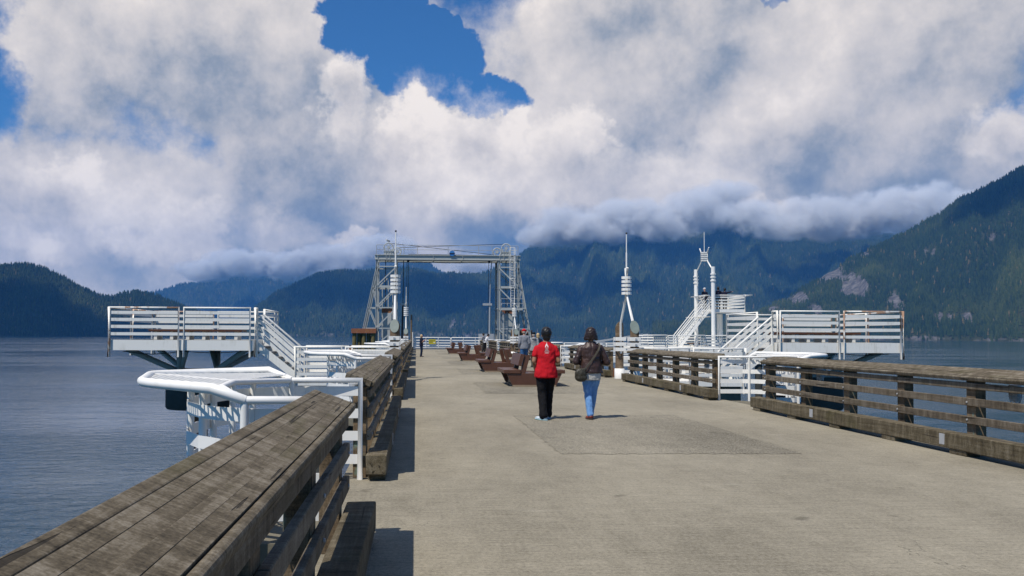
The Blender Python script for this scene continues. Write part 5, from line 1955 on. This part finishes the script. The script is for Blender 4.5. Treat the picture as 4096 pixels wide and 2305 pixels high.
    def flat(poly):
        pr.add([(x, -0.30, z) for x, z in poly], [tuple(range(len(poly)))])

    def quad(x0, x1, z0, z1, nx=1):
        for i in range(nx):
            a, b = x0 + (x1 - x0) * i / nx, x0 + (x1 - x0) * (i + 1) / nx
            flat([(a, z0), (b, z0), (b, z1), (a, z1)])
    cx, cz = -0.004, 1.262
    flat([(cx - 0.030, cz), (cx - 0.011, cz), (cx - 0.011, cz + 0.020), (cx - 0.022, cz + 0.030)])
    flat([(cx + 0.011, cz), (cx + 0.030, cz), (cx + 0.022, cz + 0.030), (cx + 0.011, cz + 0.020)])
    flat([(cx - 0.022, cz + 0.031), (cx - 0.011, cz + 0.021), (cx, cz + 0.030), (cx + 0.011, cz + 0.021), (cx + 0.022, cz + 0.031), (cx + 0.003, cz + 0.062), (cx - 0.003, cz + 0.062)])
    flat([(cx - 0.0015, cz + 0.062), (cx + 0.0015, cz + 0.062), (cx + 0.0015, cz + 0.080), (cx - 0.0015, cz + 0.080)])
    flat([(cx + 0.0015, cz + 0.068), (cx + 0.020, cz + 0.071), (cx + 0.0015, cz + 0.079)])
    rn = random.Random(12)
    for (z, hw, h) in ((cz - 0.014, 0.028, 0.006), (cz - 0.034, 0.021, 0.010), (cz - 0.050, 0.030, 0.006), (cz - 0.062, 0.032, 0.006), (cz - 0.078, 0.042, 0.005), (cz - 0.094, 0.036, 0.007), (cz - 0.107, 0.033, 0.006)):
        x = cx - hw
        while x < cx + hw:
            w_ = rn.uniform(0.003, 0.010)
            quad(x, min(x + w_, cx + hw), z, z + h)
            x += w_ + 0.0022
    prn = pr.build('back_print', m_ink, t)
    prn['kind'] = 'stuff'
    sw = prn.modifiers.new('on_cloth', 'SHRINKWRAP')
    sw.target = shirt
    sw.wrap_method = 'PROJECT'
    sw.use_project_x = False
    sw.use_project_y = True
    sw.use_project_z = False
    sw.use_positive_direction = True
    sw.use_negative_direction = False
    sw.offset = 0.002
    sw.wrap_mode = 'ABOVE_SURFACE'

    # --- walker in the leather jacket
    H = 1.61
    sp = dict(skin=tan_skin, dark=dark, top=leather, top_name='jacket', bottom=jean, under=cream, hair=brown_hair, style='bob', shoe=sandal, sole=bsole, hip=0.112,
              leg=(0.062, 0.042, 0.036), flare=1.0, sleeve_r=(0.038, 0.037, 0.030),
              profile=((0.500, 0.128, 0.090), (0.515, 0.129, 0.091), (0.57, 0.120, 0.084), (0.63, 0.108, 0.075), (0.69, 0.112, 0.075), (0.740, 0.116, 0.074), (0.775, 0.114, 0.067), (0.800, 0.098, 0.058), (0.822, 0.068, 0.047), (0.848, 0.045, 0.040)))
    pose = dict(hipL=(-0.050, 0.0, 0.51), hipR=(0.052, 0.0, 0.51), knL=(-0.034, 0.000, 0.285), knR=(0.036, 0.045, 0.290), anL=(-0.022, -0.075, 0.050), anR=(0.014, 0.085, 0.048),
                shL=(-0.106, -0.002, 0.772), shR=(0.106, -0.002, 0.772), elL=(-0.168, -0.020, 0.625), elR=(0.172, -0.015, 0.620), wrL=(-0.090, 0.105, 0.610), wrR=(0.085, 0.115, 0.610), neck=(0, -0.004, 0.842), head=(0.0, 0.012, 0.924))
    t, J, jacket = person('person in a brown leather jacket and pale blue jeans, walking away', (3.09, 14.50, 0.002), -0.02, H, pose, sp, 0.012)
    bag = thing('shoulder_bag', 'slouchy olive leather bag slung at the hip of the leather-jacketed walker', 'bag', (3.09, 14.50, 0))
    pb = MB()
    pb.ell((-0.215, -0.155, 0.80), (0.105, 0.060, 0.105), Euler((0, 0.25, 0)))
    pb.ell((-0.205, -0.150, 0.735), (0.110, 0.068, 0.075))
    pb.ell((-0.17, -0.165, 0.86), (0.070, 0.030, 0.040), Euler((0, -0.4, 0)))
    skin(pb, 'pouch', olive, bag, 0.010, 3)
    tas = MB()
    for k in range(4):
        tas.tube([(-0.305 + k * 0.004, -0.165, 0.83), (-0.318 + k * 0.006, -0.170, 0.74 - k * 0.008)], 0.005, 5)
    tas.build('tassel', olive, bag)
    st = MB()
    path = [(-0.15, -0.165, 0.87), (-0.06, -0.158, 0.985), (0.03, -0.148, 1.10), (0.10, -0.138, 1.21), (0.140, -0.105, 1.295), (0.142, -0.03, 1.335), (0.12, 0.06, 1.315)]
    for a, b in zip(path, path[1:]):
        d_ = (Vector(b) - Vector(a)).normalized()
        st.bar(Vector(a) - d_ * 0.006, Vector(b) + d_ * 0.006, 0.030, 0.006, up=(0.0, 1.0, 0.35))
    st.build('strap', mat_plain('olive_grey_strap', (0.115, 0.098, 0.070), 0.6), bag)

    # --- group ahead on the right
    base = dict(skin=pale_skin, dark=dark, shoe=bshoe, female=False)
    walk = dict(knL=(-0.052, -0.01, 0.285), knR=(0.052, 0.05, 0.29), anL=(-0.05, -0.09, 0.05), anR=(0.05, 0.08, 0.048))
    person('person in a red cap and grey sweatshirt, walking away past the benches', (5.02, 38.2, 0.002), 0.1, 1.80, walk, dict(base, top=grey, bottom=jean2, hair=grey_hair, hat=redcap, hem=0.485, wide=1.08, sleeve_r=(0.048, 0.042, 0.030)))
    person('person in a dark cap and pale grey hooded top beside the red cap', (5.62, 39.3, 0.002), 0.0, 1.66, walk, dict(base, top=lgrey, bottom=khaki, hair=grey_hair, hat=navycap, hood=True, hem=0.46, sleeve_r=(0.046, 0.042, 0.030)))
    person('blond person in a navy top half hidden behind the red shirt', (6.02, 40.6, 0.002), 0.05, 1.62, walk, dict(base, top=navy, bottom=jean3, hair=blond_hair, style='long', hem=0.48))
    # --- woman with the camera
    hold = dict(elL=(-0.115, 0.045, 0.660), elR=(0.115, 0.050, 0.660), wrL=(-0.035, 0.150, 0.745), wrR=(0.035, 0.150, 0.745))
    person('blond person in navy top and jeans raising a phone near the left railing', (0.37, 57.5, 0.002), -1.85, 1.56, hold, dict(skin=pale_skin, dark=dark, top=navy, bottom=jean3, hair=blond_hair, style='long', shoe=bshoe, hem=0.475, sleeve='short', sleeve_r=(0.044, 0.046, 0.03), wide=1.06, flare=1.25))
    ph = thing('phone', 'small dark phone held up by the blond person at the left railing', 'phone', (0.37 + 0.255, 57.43, 1.20), -1.85)
    MB().box(-0.035, 0.035, -0.006, 0.006, -0.06, 0.07).build('case', bshoe, ph, bevel=0.004)
    MB().box(-0.030, 0.030, -0.0075, -0.0062, -0.05, 0.06).build('screen', dark, ph)
    # --- two at the far right railing
    person('person in grey top lounging against the far right railing, head bowed', (6.38, 77.2, 0.002), 0.9, 1.76, dict(hold, lean=-0.10, anL=(-0.05, 0.10, 0.048), anR=(0.05, 0.12, 0.048), knL=(-0.05, 0.06, 0.28), knR=(0.05, 0.07, 0.28)), dict(base, top=grey, bottom=khaki, hair=black_hair))
    person('person in white shirt and dark trousers leaning over the far right railing', (6.34, 75.6, 0.002), -1.35, 1.74, dict(lean=-0.42, elL=(-0.12, 0.09, 0.68), elR=(0.12, 0.09, 0.68), wrL=(-0.05, 0.17, 0.70), wrR=(0.05, 0.17, 0.70), anL=(-0.05, -0.12, 0.048), anR=(0.05, -0.06, 0.048), knL=(-0.05, -0.04, 0.28), knR=(0.05, 0.0, 0.28)), dict(base, top=white, bottom=blk, hair=black_hair))
    # --- on the lookout tower
    person('dark-clad person in a white cap at the left rail of the lookout tower', (21.95, 62.0, 3.502), 0.2, 1.72, dict(), dict(base, top=navy, bottom=blk, hat=white, wide=1.1))
    person('taller dark-clad person behind the pointing one on the lookout tower', (22.70, 61.2, 3.502), -0.3, 1.76, dict(), dict(base, top=navy, bottom=blk, hair=black_hair, wide=1.05))
    person('dark-clad person pointing to the right on the lookout tower', (23.05, 60.8, 3.502), -0.5, 1.64, dict(elR=(0.20, 0.06, 0.80), wrR=(0.28, 0.12, 0.825)), dict(base, top=navy, bottom=blk, hair=black_hair, wide=1.05))


# ------------------------------------------------------------------ build
build_world()
build_land()
build_materials()
build_deck()
build_railings()
build_lookouts()
build_platform(-1)
build_platform(1)
build_ornament(-0.70, 27.6, 'banded white mast on timber piles at the left landing', -1)
build_ornament(7.10, 27.6, 'banded white mast on timber piles at the right landing', 1)
build_ornament(-0.72, 58.6, 'farther banded white mast on the left edge, by the gantry', -1)
build_ornament(7.0, 58.6, 'farther banded white mast on the right edge, by the gantry', 1)
build_landing_bench()
build_benches()
build_gantry()
build_gate()
build_tower()
build_boat()
build_dolphin()
build_gull()
build_people()
